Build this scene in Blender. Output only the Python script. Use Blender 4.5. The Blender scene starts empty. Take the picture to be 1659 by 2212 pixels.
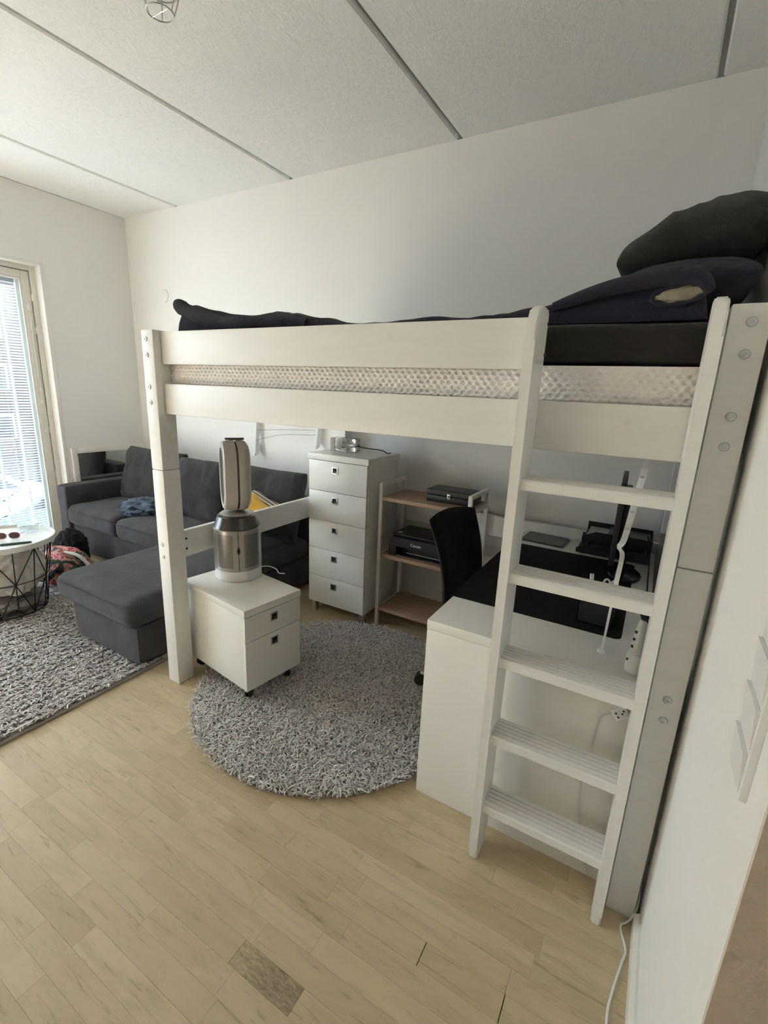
import bpy, bmesh, math, random
import numpy as np
from mathutils import Vector, Matrix, noise
PI = math.pi
scene = bpy.context.scene
COL = scene.collection
random.seed(7)
rng = np.random.default_rng(7)

# ------------------------------------------------------------------ camera
CAM = Vector((0, 0, 1.45))
RIGHT = Vector((0.86158871, 0.50591272, 0.0414392))
DOWN = Vector((0.16116133, -0.19522216, -0.96742717))
FWD = Vector((-0.48134386, 0.84020273, -0.24973478))
cd = bpy.data.cameras.new('camera'); cam = bpy.data.objects.new('camera', cd); COL.objects.link(cam)
m = Matrix.Identity(4)
for i in range(3):
    m[i][0] = RIGHT[i]; m[i][1] = -DOWN[i]; m[i][2] = -FWD[i]; m[i][3] = CAM[i]
cam.matrix_world = m
cd.sensor_fit = 'HORIZONTAL'; cd.sensor_width = 36; cd.lens = 36 * 1008.92 / 1659
cd.clip_start = 0.05; cd.clip_end = 200
scene.camera = cam

# ------------------------------------------------------------------ light and exposure
world = bpy.data.worlds.new('world'); scene.world = world; world.use_nodes = True
bg = world.node_tree.nodes['Background']
bg.inputs[0].default_value = (.80, 0.90, 1.0, 1); bg.inputs[1].default_value = 3.0
sd = bpy.data.lights.new('sun', 'SUN'); sd.energy = 43; sd.angle = math.radians(.6); sd.color = (.868, .90, 1.0)
sun = bpy.data.objects.new('sun', sd); COL.objects.link(sun)
sun.rotation_euler = Vector((.60, -.50, -.65)).to_track_quat('-Z', 'Y').to_euler()
vs = scene.view_settings
scene.display_settings.display_device = 'sRGB'
vs.view_transform = 'Standard'; vs.look = 'None'; vs.gamma = 1; vs.use_curve_mapping = False
vs.exposure = 1.62
scene.cycles.max_bounces = 10; scene.cycles.diffuse_bounces = 6; scene.cycles.transparent_max_bounces = 16

XL, YB, XR, H = -4.316, 2.774, 0.174, 2.811      # left wall, back wall, right wall, ceiling
YF, XE, YE = -1.9, 1.7, 0.60                      # front wall, far right wall, end of the partition


def portal(y0, y1, z0, z1):
    ld = bpy.data.lights.new('window_portal', 'AREA'); ld.shape = 'RECTANGLE'
    ld.size = z1 - z0; ld.size_y = y1 - y0; ld.energy = 1; ld.cycles.is_portal = True
    o = bpy.data.objects.new('window_portal', ld); COL.objects.link(o)
    o.location = (XL - .31, (y0 + y1) / 2, (z0 + z1) / 2)
    o.rotation_euler = (0, -PI / 2, 0)


portal(1.28, 2.05, 0.03, 2.28)
portal(-0.8, 1.16, 0.12, 2.50)


# ------------------------------------------------------------------ material helpers
def lin(c):
    return tuple(((v / 255) / 12.92 if v / 255 <= .04045 else ((v / 255 + .055) / 1.055) ** 2.4) for v in c)


class NT:
    def __init__(s, name):
        s.mat = bpy.data.materials.new(name); s.mat.use_nodes = True
        s.t = s.mat.node_tree; s.b = s.t.nodes['Principled BSDF']

    def n(s, typ, **kw):
        o = s.t.nodes.new(typ)
        for k, v in kw.items():
            if isinstance(k, str) and hasattr(o, k): setattr(o, k, v)
        return o

    def l(s, a, b): s.t.links.new(a, b)

    def math(s, op, a, b=None, c=None):
        o = s.t.nodes.new('ShaderNodeMath'); o.operation = op
        for i, v in enumerate((a, b, c)):
            if v is None: continue
            if isinstance(v, (int, float)): o.inputs[i].default_value = v
            else: s.l(v, o.inputs[i])
        return o.outputs[0]

    def ramp(s, fac, stops, interp='LINEAR'):
        o = s.t.nodes.new('ShaderNodeValToRGB'); o.color_ramp.interpolation = interp
        e = o.color_ramp.elements
        while len(e) < len(stops): e.new(.5)
        for i, (p, c) in enumerate(stops):
            e[i].position = p; e[i].color = (*c, 1) if len(c) == 3 else c
        s.l(fac, o.inputs[0]); return o.outputs[0]

    def noise(s, vec, scale, detail=3, rough=.5, dist=0):
        o = s.t.nodes.new('ShaderNodeTexNoise')
        o.inputs['Scale'].default_value = scale; o.inputs['Detail'].default_value = detail
        o.inputs['Roughness'].default_value = rough; o.inputs['Distortion'].default_value = dist
        if vec is not None: s.l(vec, o.inputs['Vector'])
        return o.outputs['Fac']

    def pos(s, scale=(1, 1, 1), obj=False):
        if obj: src = s.t.nodes.new('ShaderNodeTexCoord').outputs['Object']
        else: src = s.t.nodes.new('ShaderNodeNewGeometry').outputs['Position']
        mp = s.t.nodes.new('ShaderNodeMapping'); mp.inputs['Scale'].default_value = scale
        s.l(src, mp.inputs['Vector']); return mp.outputs[0]

    def bump(s, h, strength=.3, dist=.005):
        o = s.t.nodes.new('ShaderNodeBump'); o.inputs['Strength'].default_value = strength
        o.inputs['Distance'].default_value = dist
        s.l(h, o.inputs['Height']); s.l(o.outputs[0], s.b.inputs['Normal'])

    def mix(s, fac, a, b):
        o = s.t.nodes.new('ShaderNodeMix'); o.data_type = 'RGBA'
        for sock, v in ((o.inputs[0], fac), (o.inputs[6], a), (o.inputs[7], b)):
            if isinstance(v, (int, float)): sock.default_value = v
            elif isinstance(v, tuple): sock.default_value = (*v, 1) if len(v) == 3 else v
            else: s.l(v, sock)
        return o.outputs[2]


def M_plain(name, c, rough=.5, metal=0, vary=.06, vscale=6, bump=0, bscale=200, bdist=.002, spec=.5, obj=True, coat=0, sheen=0):
    k = NT(name)
    p = k.pos(obj=obj)
    f = k.noise(p, vscale, 3)
    lo = tuple(max(0, v * (1 - vary)) for v in c); hi = tuple(min(1, v * (1 + vary)) for v in c)
    k.l(k.ramp(f, [(.3, lo), (.7, hi)]), k.b.inputs['Base Color'])
    k.b.inputs['Roughness'].default_value = rough; k.b.inputs['Metallic'].default_value = metal
    k.b.inputs['Specular IOR Level'].default_value = spec
    k.b.inputs['Coat Weight'].default_value = coat
    k.b.inputs['Sheen Weight'].default_value = sheen
    if bump: k.bump(k.noise(p, bscale, 2), bump, bdist)
    return k.mat


def M_fabric(name, c, vary=.15, weave=900, wr=.25, big=9, sheen=.15):
    k = NT(name); p = k.pos(obj=True)
    f = k.noise(p, big, 4); lo = tuple(v * (1 - vary) for v in c); hi = tuple(min(1, v * (1 + vary)) for v in c)
    k.l(k.ramp(f, [(.3, lo), (.7, hi)]), k.b.inputs['Base Color'])
    k.b.inputs['Roughness'].default_value = .95; k.b.inputs['Specular IOR Level'].default_value = .15
    k.b.inputs['Sheen Weight'].default_value = sheen; k.b.inputs['Sheen Roughness'].default_value = .5
    h = k.math('ADD', k.math('MULTIPLY', k.noise(p, weave, 1), .15), k.math('MULTIPLY', k.noise(p, 14, 4, .6, .6), 1))
    k.bump(h, wr, .02)
    return k.mat


def M_wood(name, c, dark, ax=0, scale=1.0, rough=.5, amt=.5):
    k = NT(name); sc = [18 * scale] * 3; sc[ax] = 1.6 * scale
    p = k.pos(tuple(sc), obj=True)
    f = k.noise(p, 2.0, 6, .62, .6)
    k.l(k.ramp(f, [(.35, tuple(d * amt + cc * (1 - amt) for cc, d in zip(c, dark))), (.6, c)]), k.b.inputs['Base Color'])
    k.b.inputs['Roughness'].default_value = rough
    k.bump(f, .05, .002)
    return k.mat


MT = {}
# plaster walls
k = NT('wall_paint'); p = k.pos()
k.l(k.ramp(k.noise(p, 1.3, 3), [(.3, (.79, .78, .755)), (.7, (.82, .81, .785))]), k.b.inputs['Base Color'])
k.b.inputs['Roughness'].default_value = .75
k.bump(k.noise(p, 160, 3), .08, .003); MT['wall'] = k.mat
k = NT('taupe_wall_paint'); p = k.pos()
k.l(k.ramp(k.noise(p, 30, 4), [(.3, (.64, .55, .445)), (.7, (.71, .615, .50))]), k.b.inputs['Base Color'])
k.b.inputs['Roughness'].default_value = .8
k.bump(k.noise(p, 60, 4, .6), .5, .006); MT['taupe'] = k.mat
k = NT('textured_ceiling_paint'); p = k.pos()
k.l(k.ramp(k.noise(p, 1.1, 2), [(.3, (.78, .78, .755)), (.7, (.82, .82, .795))]), k.b.inputs['Base Color'])
k.b.inputs['Roughness'].default_value = .85
pp = k.pos((1, .35, 1))
k.bump(k.noise(pp, 70, 4, .6, .8), .6, .008); MT['ceiling'] = k.mat
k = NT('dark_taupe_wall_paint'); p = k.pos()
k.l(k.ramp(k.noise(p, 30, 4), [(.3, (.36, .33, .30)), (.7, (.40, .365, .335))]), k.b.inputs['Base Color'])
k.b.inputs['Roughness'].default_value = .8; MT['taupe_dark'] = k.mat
MT['groove'] = M_plain('ceiling_joint_filler', (.42, .42, .40), .9)

# laminate floor strips
k = NT('oak_laminate')
oi = k.n('ShaderNodeObjectInfo').outputs['Random']
at = k.n('ShaderNodeAttribute'); at.attribute_name = 'tone'
tone = k.math('ADD', at.outputs['Fac'], k.math('MULTIPLY', k.math('LESS_THAN', at.outputs['Fac'], .0001), oi))
geo = k.n('ShaderNodeNewGeometry').outputs['Position']
comb = k.n('ShaderNodeCombineXYZ'); k.l(k.math('MULTIPLY', tone, 37.0), comb.inputs[0]); k.l(k.math('MULTIPLY', tone, 91.0), comb.inputs[1])
va = k.n('ShaderNodeVectorMath'); va.operation = 'ADD'; k.l(geo, va.inputs[0]); k.l(comb.outputs[0], va.inputs[1])
mp = k.n('ShaderNodeMapping'); mp.inputs['Scale'].default_value = (1.0, 5, 1); k.l(va.outputs[0], mp.inputs['Vector'])
grain = k.noise(mp.outputs[0], 3.0, 6, .62, 1.3)
mp2 = k.n('ShaderNodeMapping'); mp2.inputs['Scale'].default_value = (1.5, 15, 1); k.l(va.outputs[0], mp2.inputs['Vector'])
streak = k.noise(mp2.outputs[0], 2.6, 5, .7, 1.6)
base = k.ramp(tone, [(0, (.52, .415, .26)), (.3, (.60, .485, .31)), (.55, (.555, .45, .285)), (.8, (.62, .505, .33)), (1, (.49, .395, .255))])
g2 = k.mix(k.ramp(grain, [(.45, (0, 0, 0)), (.8, (.8, .8, .8))]), base, (.43, .335, .205))
col = k.mix(k.ramp(streak, [(.57, (0, 0, 0)), (.70, (.55, .55, .55))]), g2, (.22, .165, .10))
k.l(col, k.b.inputs['Base Color'])
k.b.inputs['Roughness'].default_value = .42
k.bump(streak, .04, .001)
MT['floor'] = k.mat
k = NT('knotty_oak_laminate'); p = k.pos((4, 16, 1))
f = k.noise(p, 9, 6, .75, .8)
sx_ = k.n('ShaderNodeSeparateXYZ'); k.l(k.pos(), sx_.inputs[0])
mr = k.n('ShaderNodeMapRange'); mr.inputs[1].default_value = -.74; mr.inputs[2].default_value = -.60; k.l(sx_.outputs[0], mr.inputs[0])
f2 = k.math('SUBTRACT', f, k.math('MULTIPLY', k.math('ADD', mr.outputs[0], k.noise(k.pos((5, 9, 1)), 4, 3)), .13))
k.l(k.ramp(f2, [(.16, (.20, .15, .085)), (.36, (.36, .285, .18)), (.50, (.49, .40, .26))]), k.b.inputs['Base Color'])
k.b.inputs['Roughness'].default_value = .45; MT['knot'] = k.mat

# white painted pine with faint knots
k = NT('white_painted_pine'); p = k.pos(obj=True)
vor = k.n('ShaderNodeTexVoronoi'); vor.inputs['Scale'].default_value = 4.2; k.l(p, vor.inputs['Vector'])
kn = k.ramp(vor.outputs['Distance'], [(.0, (1, 1, 1)), (.055, (0, 0, 0))])
pw = k.ramp(k.noise(k.pos((2, 14, 14), obj=True), 2.5, 4), [(.3, (.78, .77, .745)), (.7, (.815, .805, .78))])
k.l(k.mix(k.math('MULTIPLY', kn, .45), pw, (.50, .45, .37)), k.b.inputs['Base Color'])
k.b.inputs['Roughness'].default_value = .38; MT['pine'] = k.mat
MT['white'] = M_plain('white_lacquered_board', (.80, .785, .735), .28, vary=.015)
MT['white_edge'] = M_plain('white_board_edge', (.78, .76, .71), .4, vary=.02)
MT['white_plastic'] = M_plain('white_plastic', (.80, .80, .79), .35, vary=.02)
MT['grey_plastic'] = M_plain('light_grey_plastic', (.62, .62, .61), .4, vary=.02)
MT['frame'] = M_plain('cream_window_paint', (.74, .715, .655), .4, vary=.02)
MT['steel'] = M_plain('brushed_steel', (.62, .62, .62), .28, 1, vary=.05)
MT['bolt'] = M_plain('zinc_bolt', (.62, .64, .66), .35, .85, vary=.05)
MT['dark_metal'] = M_plain('dark_bronze_metal', (.10, .085, .07), .4, .6, vary=.08)
MT['black'] = M_plain('black_plastic', (.012, .012, .013), .45, vary=.1)
MT['black_gloss'] = M_plain('glossy_black_plastic', (.010, .010, .011), .2, vary=.1)
MT['black_wire'] = M_plain('black_wire', (.01, .01, .01), .5)
MT['charcoal'] = M_fabric('charcoal_sofa_fabric', (.058, .057, .060), .22, big=7, wr=.3)
MT['charcoal2'] = M_fabric('charcoal_cushion_fabric', (.038, .036, .038), .2, big=7, wr=.55)
MT['chair_fabric'] = M_fabric('black_chair_fabric', (.010, .010, .010), .15, sheen=.05)
MT['navy'] = M_fabric('navy_duvet_cotton', (.034, .033, .052), .18, big=5, wr=1.0, sheen=.12)
MT['navy_in'] = M_fabric('dark_blue_hem_cotton', (.02, .024, .034), .18, big=5, wr=.7)
MT['sheet'] = M_fabric('black_sheet_cotton', (.034, .032, .031), .15, big=4, wr=.5)
MT['green_black'] = M_fabric('dark_green_pillow_cotton', (.030, .033, .028), .2, big=5, wr=.7)
MT['filling'] = M_fabric('cream_duvet_filling', (.55, .50, .38), .3, big=18, wr=1)
MT['cream_cloth'] = M_fabric('cream_fleece', (.80, .75, .67), .12, big=6, wr=.8)
MT['grey_cloth'] = M_fabric('grey_throw_cloth', (.36, .335, .305), .3, big=8, wr=.8)
MT['denim'] = M_fabric('blue_denim', (.11, .15, .21), .6, big=11, wr=.9)
MT['yellow'] = M_fabric('mustard_cotton', (.62, .36, .05), .12, wr=.5)
MT['desk_mat'] = M_plain('black_desk_mat', (.008, .0075, .0075), .8, vary=.1, spec=.2)
MT['oak'] = M_wood('oak_shelf_board', (.42, .28, .185), (.26, .165, .10), 0)
MT['mattress'] = M_plain('white_knit_mattress_cover', (.87, .835, .815), .9, vary=.04, bump=.3, bscale=700)
MT['rug_base'] = M_plain('rug_backing', (.30, .27, .245), .95)
MT['headbronze'] = M_plain('satin_taupe_plastic', (.60, .55, .51), .3, .15, vary=.03)
MT['fan_grey'] = M_plain('satin_nickel_shell', (.44, .43, .405), .33, .55, vary=.03)
MT['fan_dark'] = M_plain('dark_chrome_ring', (.11, .11, .105), .22, .8, vary=.05)
MT['hole'] = M_plain('black_recess', (.006, .006, .006), .8)
MT['bulb'] = M_plain('frosted_bulb', (.75, .73, .68), .35)
MT['blind'] = M_plain('pale_aluminium_slat', (.40, .42, .43), .45, .0, vary=.02)
k = NT('translucent_tape'); trl = k.n('ShaderNodeBsdfTranslucent'); trl.inputs[0].default_value = (.85, .88, .88, 1)
mxs = k.n('ShaderNodeMixShader'); mxs.inputs[0].default_value = .6; k.b.inputs['Base Color'].default_value = (.8, .83, .83, 1)
k.l(k.b.outputs[0], mxs.inputs[1]); k.l(trl.outputs[0], mxs.inputs[2]); k.l(mxs.outputs[0], k.t.nodes['Material Output'].inputs[0]); MT['tape'] = k.mat
MT['mint'] = M_plain('pale_mint_edge_profile', (.70, .80, .79), .3, vary=.02)
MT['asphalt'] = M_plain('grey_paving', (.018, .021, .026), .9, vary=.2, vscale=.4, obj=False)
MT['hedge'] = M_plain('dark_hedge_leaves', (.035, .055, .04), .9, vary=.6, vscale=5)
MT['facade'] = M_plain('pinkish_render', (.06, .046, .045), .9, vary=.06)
MT['car_white'] = M_plain('white_car_paint', (.8, .8, .8), .25, coat=.5)
MT['car_blue'] = M_plain('blue_car_paint', (.10, .17, .32), .25, coat=.5)
MT['dark_glass'] = M_plain('dark_glass', (.02, .025, .03), .08)
MT['lens'] = M_plain('dark_rose_lens', (.10, .035, .045), .1)
MT['rose'] = M_plain('rose_frame', (.62, .36, .34), .3)
MT['green'] = M_plain('dark_green_leatherette', (.02, .055, .04), .5, vary=.2)
MT['strip'] = M_plain('white_led_strip', (.90, .89, .87), .3)
MT['silver'] = M_plain('silver_print', (.55, .55, .56), .4, .3)
MT['tablet'] = M_plain('dark_grey_tablet', (.045, .046, .045), .4)
MT['paper'] = M_plain('grey_paper', (.42, .40, .38), .8)

# clear glass: straight-through pane with mirror-like fresnel reflection
def M_glass(name, tint=(1, 1, 1), refl=.08):
    k = NT(name); t = k.t
    tr = k.n('ShaderNodeBsdfTransparent'); tr.inputs[0].default_value = (*tint, 1)
    gl = k.n('ShaderNodeBsdfGlossy'); gl.inputs['Roughness'].default_value = .02
    fr = k.n('ShaderNodeLayerWeight'); fr.inputs['Blend'].default_value = .5
    mx = k.n('ShaderNodeMixShader'); k.l(k.math('ADD', k.math('MULTIPLY', k.math('POWER', fr.outputs['Facing'], 5.0), .85), refl * .3), mx.inputs[0])
    k.l(tr.outputs[0], mx.inputs[1]); k.l(gl.outputs[0], mx.inputs[2])
    k.l(mx.outputs[0], t.nodes['Material Output'].inputs[0])
    return k.mat


MT['pane'] = M_glass('window_pane_glass', (.975, .99, .99))
MT['clear'] = M_glass('clear_plastic', (.93, .95, .96), .3)
k = NT('solid_clear_glass'); k.b.inputs['Transmission Weight'].default_value = 1; k.b.inputs['Roughness'].default_value = .01
k.b.inputs['Base Color'].default_value = (.97, .96, .93, 1); k.b.inputs['IOR'].default_value = 1.45
MT['ice'] = k.mat
k = NT('mirror_silver'); k.b.inputs['Metallic'].default_value = 1; k.b.inputs['Roughness'].default_value = .01
k.b.inputs['Base Color'].default_value = (.86, .87, .86, 1); MT['mirror'] = k.mat

# shag yarn with a tone for every tuft
def M_yarn(name, c0, c1):
    k = NT(name); at = k.n('ShaderNodeAttribute'); at.attribute_name = 'tone'
    k.l(k.ramp(at.outputs['Fac'], [(0, c0), (1, c1)]), k.b.inputs['Base Color'])
    k.b.inputs['Roughness'].default_value = .9; k.b.inputs['Specular IOR Level'].default_value = .15
    return k.mat


MT['yarn_grey'] = M_yarn('grey_shag_yarn', (.47, .43, .405), (.92, .885, .855))
MT['yarn_beige'] = M_yarn('beige_grey_shag_yarn', (.48, .435, .41), (.95, .90, .87))

# black and cream zigzag knit
k = NT('black_and_cream_zigzag_knit')
sep = k.n('ShaderNodeSeparateXYZ'); k.l(k.pos(obj=True), sep.inputs[0])
zig = k.math('PINGPONG', k.math('MULTIPLY', sep.outputs[0], 60.0), .5)
st = k.math('ADD', k.math('MULTIPLY', sep.outputs[1], 42.0), zig)
st = k.math('GREATER_THAN', k.math('FRACT', st), .5)
k.l(k.mix(st, (.015, .014, .016), (.72, .66, .54)), k.b.inputs['Base Color']); k.b.inputs['Roughness'].default_value = .95
MT['zigzag'] = k.mat
# pink, green and black patterned cloth
k = NT('patterned_bag_cloth'); p = k.pos(obj=True)
f = k.noise(p, 7, 2, .45, 1.6)
k.l(k.ramp(f, [(0, (.03, .03, .035)), (.40, (.035, .075, .05)), (.47, (.42, .16, .13)), (.53, (.60, .33, .30)), (.58, (.50, .05, .08)), (.63, (.70, .64, .52)), (.7, (.05, .09, .06))], 'CONSTANT'), k.b.inputs['Base Color'])
k.b.inputs['Roughness'].default_value = .85; MT['pattern'] = k.mat
# brick facade with courses
k = NT('rosy_brick'); bt = k.n('ShaderNodeTexBrick')
bt.inputs['Color1'].default_value = (.42, .30, .27, 1); bt.inputs['Color2'].default_value = (.48, .36, .33, 1); bt.inputs['Mortar'].default_value = (.55, .52, .5, 1)
bt.inputs['Scale'].default_value = 3; k.l(k.pos(obj=True), bt.inputs['Vector']); k.l(bt.outputs[0], k.b.inputs['Base Color']); MT['brick'] = k.mat

# ------------------------------------------------------------------ mesh helpers
LOC = {}


class MB:
    """collects shapes into ONE mesh"""
    def __init__(s): s.bm = bmesh.new()

    def box(s, x0, x1, y0, y1, z0, z1, bev=0, seg=2, mat=None):
        r = bmesh.ops.create_cube(s.bm, size=1)
        vs_ = r['verts']
        bmesh.ops.scale(s.bm, vec=(x1 - x0, y1 - y0, z1 - z0), verts=vs_)
        bmesh.ops.translate(s.bm, vec=((x0 + x1) / 2, (y0 + y1) / 2, (z0 + z1) / 2), verts=vs_)
        if mat is not None: bmesh.ops.transform(s.bm, matrix=mat, verts=vs_)
        if bev:
            es = list({e for v in vs_ for e in v.link_edges})
            bmesh.ops.bevel(s.bm, geom=es, offset=bev, segments=seg, profile=.6, affect='EDGES', clamp_overlap=True)
        return s

    def tube(s, pts, r, n=8, closed=False, caps=True):
        pts = [Vector(p) for p in pts]; N = len(pts); rings = []
        rr = r if isinstance(r, (list, tuple)) else [r] * N
        ref = None
        for i in range(N):
            if closed: d = pts[(i + 1) % N] - pts[i - 1]
            else: d = pts[min(i + 1, N - 1)] - pts[max(i - 1, 0)]
            if d.length < 1e-9: d = Vector((0, 0, 1))
            d.normalize()
            if ref is None:
                ref = Vector((0, 0, 1)) if abs(d.z) < .9 else Vector((1, 0, 0))
            u = (ref - d * ref.dot(d)).normalized(); ref = u; w = d.cross(u)
            rings.append([s.bm.verts.new(pts[i] + (u * math.cos(2 * PI * j / n) + w * math.sin(2 * PI * j / n)) * rr[i]) for j in range(n)])
        for i in range(N if closed else N - 1):
            a, b = rings[i], rings[(i + 1) % N]
            for j in range(n): s.bm.faces.new((a[j], a[(j + 1) % n], b[(j + 1) % n], b[j]))
        if caps and not closed:
            s.bm.faces.new(rings[0][::-1]); s.bm.faces.new(rings[-1])
        return s

    def lathe(s, prof, n=24, c=(0, 0, 0), cap=True, mat=None):
        c = Vector(c); rings = []
        T = mat or Matrix.Identity(4)
        for r, z in prof:
            rings.append([s.bm.verts.new(T @ (Vector((r * math.cos(2 * PI * j / n), r * math.sin(2 * PI * j / n), z))) + c) for j in range(n)])
        for a, b in zip(rings, rings[1:]):
            for j in range(n): s.bm.faces.new((a[j], a[(j + 1) % n], b[(j + 1) % n], b[j]))
        if cap:
            s.bm.faces.new(rings[0][::-1]); s.bm.faces.new(rings[-1])
        return s

    def cyl(s, p0, p1, r, n=16): return s.tube([p0, p1], r, n)

    def prism(s, poly, ax, a, b, bev=0):
        """poly of 2D points in the two other axes, extruded along ax from a to b"""
        def P(p, t):
            q = [0, 0, 0]; o = [i for i in range(3) if i != ax]
            q[o[0]], q[o[1]] = p; q[ax] = t; return q
        A = [s.bm.verts.new(P(p, a)) for p in poly]; B = [s.bm.verts.new(P(p, b)) for p in poly]
        n = len(poly); fs = [s.bm.faces.new(A[::-1]), s.bm.faces.new(B)]
        for i in range(n): fs.append(s.bm.faces.new((A[i], A[(i + 1) % n], B[(i + 1) % n], B[i])))
        if bev: bmesh.ops.bevel(s.bm, geom=list({e for f in fs for e in f.edges}), offset=bev, segments=2, affect='EDGES', clamp_overlap=True)
        return s

    def soft(s, x0, x1, y0, y1, z0, z1, r=.05, n=14, amp=.004, seed=0, crown=0.0, mat=None, freq=6):
        """soft upholstered block with rounded edges"""
        hx, hy, hz = (x1 - x0) / 2, (y1 - y0) / 2, (z1 - z0) / 2
        b = bmesh.new(); bmesh.ops.create_cube(b, size=2)
        bmesh.ops.subdivide_edges(b, edges=b.edges[:], cuts=n, use_grid_fill=True)
        r = min(r, hx, hy, hz)
        for v in b.verts:
            # denser sampling near the edges
            q = Vector([math.copysign(abs(c) ** .7, c) for c in v.co])
            p = Vector((q.x * hx, q.y * hy, q.z * hz))
            inn = Vector((max(-hx + r, min(hx - r, p.x)), max(-hy + r, min(hy - r, p.y)), max(-hz + r, min(hz - r, p.z))))
            d = p - inn
            if d.length > 1e-9: p = inn + d.normalized() * min(r, d.length * 1.0 if d.length < r else r)
            if crown:
                e = (1 - q.x ** 2) * (1 - q.y ** 2)
                p.z += crown * e * (1 if q.z > 0 else 0) * max(0, q.z)
            nv = noise.noise_vector(p * freq + Vector((seed * 7.3, seed * 3.1, seed))) * amp
            v.co = p + nv
        T = Matrix.Translation(((x0 + x1) / 2, (y0 + y1) / 2, (z0 + z1) / 2))
        if mat is not None: T = mat
        s.add(b, T); return s

    def pillow(s, w, h, t, T, seed=0, wr=.012, nu=36, nv=28, p=2.6, q=.5, freq=7, corner=.06, crease=0):
        """stuffed pillow: outline w x h in local XY, thickness t in local Z"""
        b = bmesh.new(); top = {}; bot = {}
        for i in range(nu + 1):
            for j in range(nv + 1):
                u = math.sin((i / nu - .5) * PI); v = math.sin((j / nv - .5) * PI)
                e = max(0, (1 - abs(u) ** p) * (1 - abs(v) ** p)) ** q
                pin = 1 - corner * (1 - abs(u)) * abs(v) ** 3 - 0 * u
                pin2 = 1 - corner * (1 - abs(v)) * abs(u) ** 3
                x = u * w / 2 * pin2; y = v * h / 2 * pin
                nn = noise.noise(Vector((x * freq, y * freq, seed * 5.1))) + .5 * noise.noise(Vector((x * freq * 2.3, y * freq * 2.3, seed * 2.7)))
                z = e * t / 2
                edge = (i in (0, nu)) or (j in (0, nv))
                cr = noise.noise(Vector((x * 5 + y * 3 + 1.2 * noise.noise(Vector((x * 4, y * 4, seed))), (y - x) * 2.0, seed * 1.7)))
                dz = nn * wr + crease * (max(0, 1 - abs(cr) * 2.2) ** 2)
                a = b.verts.new((x, y, z + dz * (e > .05) + (dz * .6 if edge else 0)))
                top[i, j] = a
                bot[i, j] = a if edge else b.verts.new((x, y, -z + dz * .6))
        for i in range(nu):
            for j in range(nv):
                for g, rev in ((top, 0), (bot, 1)):
                    f = [g[i, j], g[i + 1, j], g[i + 1, j + 1], g[i, j + 1]]
                    if rev: f = f[::-1]
                    f2 = []
                    for vv in f:
                        if vv not in f2: f2.append(vv)
                    if len(f2) > 2:
                        try: b.faces.new(f2)
                        except ValueError: pass
        s.add(b, T); return s

    def heap(s, T, sub=5, amp=.25, freq=2.2, seed=0, flat=-1):
        """crumpled cloth lump: unit sphere with folds, flattened underneath"""
        b = bmesh.new(); bmesh.ops.create_icosphere(b, subdivisions=sub, radius=1)
        for v in b.verts:
            d = v.co.normalized()
            o = Vector((seed * 3.7, seed, seed * 1.9))
            w = d + noise.noise_vector(d * 1.7 + o) * .45
            rid = 1 - abs(noise.noise(w * freq + o)) * 2
            rid2 = 1 - abs(noise.noise(w * freq * 2.1 + o * 2)) * 2
            p = d * (1 + amp * (.7 * rid + .35 * rid2 - .4))
            if p.z < flat: p.z = flat
            v.co = p
        s.add(b, T); return s

    def add(s, b, T=None):
        if T is not None: bmesh.ops.transform(b, matrix=T, verts=b.verts[:])
        me = bpy.data.meshes.new('tmp'); b.to_mesh(me); b.free(); s.bm.from_mesh(me); bpy.data.meshes.remove(me)

    def xf(s, T):
        bmesh.ops.transform(s.bm, matrix=T, verts=s.bm.verts[:]); return s

    def mesh(s, name, mat, sharp=35):
        bmesh.ops.recalc_face_normals(s.bm, faces=s.bm.faces[:])
        me = bpy.data.meshes.new(name); s.bm.to_mesh(me); s.bm.free()
        me.materials.append(mat)
        me.polygons.foreach_set('use_smooth', [True] * len(me.polygons))
        me.set_sharp_from_angle(angle=math.radians(sharp))
        return me

    def build(s, name, mat, parent=None, local=False, sharp=35):
        if isinstance(mat, str): mat = MT[mat]
        if parent is not None and not local:
            off = Vector(LOC[root(parent).name]); bmesh.ops.translate(s.bm, vec=-off, verts=s.bm.verts[:])
        o = bpy.data.objects.new(name, s.mesh(name, mat, sharp)); COL.objects.link(o)
        o.parent = parent
        if parent is None: LOC[o.name] = (0, 0, 0)
        return o


def root(o):
    while o.parent is not None: o = o.parent
    return o


def tag(o, label=None, cat=None, group=None, kind=None):
    if label: o['label'] = label
    if cat: o['category'] = cat
    if group: o['group'] = group
    if kind: o['kind'] = kind
    return o


def thing(name, label, cat, loc=(0, 0, 0), rotz=0, group=None):
    o = bpy.data.objects.new(name, None); COL.objects.link(o); o.empty_display_size = .1
    o.location = loc; o.rotation_euler = (0, 0, rotz); LOC[o.name] = loc
    return tag(o, label, cat, group)


def struct(name, loc=(0, 0, 0), label=None):
    o = bpy.data.objects.new(name, None); COL.objects.link(o); o.empty_display_size = .1; o.location = loc; LOC[o.name] = loc
    return tag(o, label, None, None, 'structure')


def copy_tree(o, parent=None):
    c = o.copy(); COL.objects.link(c); c.parent = parent
    if parent is None: LOC[c.name] = tuple(c.location)
    for ch in o.children: copy_tree(ch, c)
    return c


def piece(me, name, parent, loc=(0, 0, 0), rot=(0, 0, 0)):
    o = bpy.data.objects.new(name, me); COL.objects.link(o); o.parent = parent; o.location = loc; o.rotation_euler = rot
    return o


def rot(ax, d): return Matrix.Rotation(math.radians(d), 4, ax)
def tr(*v): return Matrix.Translation(v)
def sc(x, y, z): return Matrix.Diagonal((x, y, z, 1))


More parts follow.
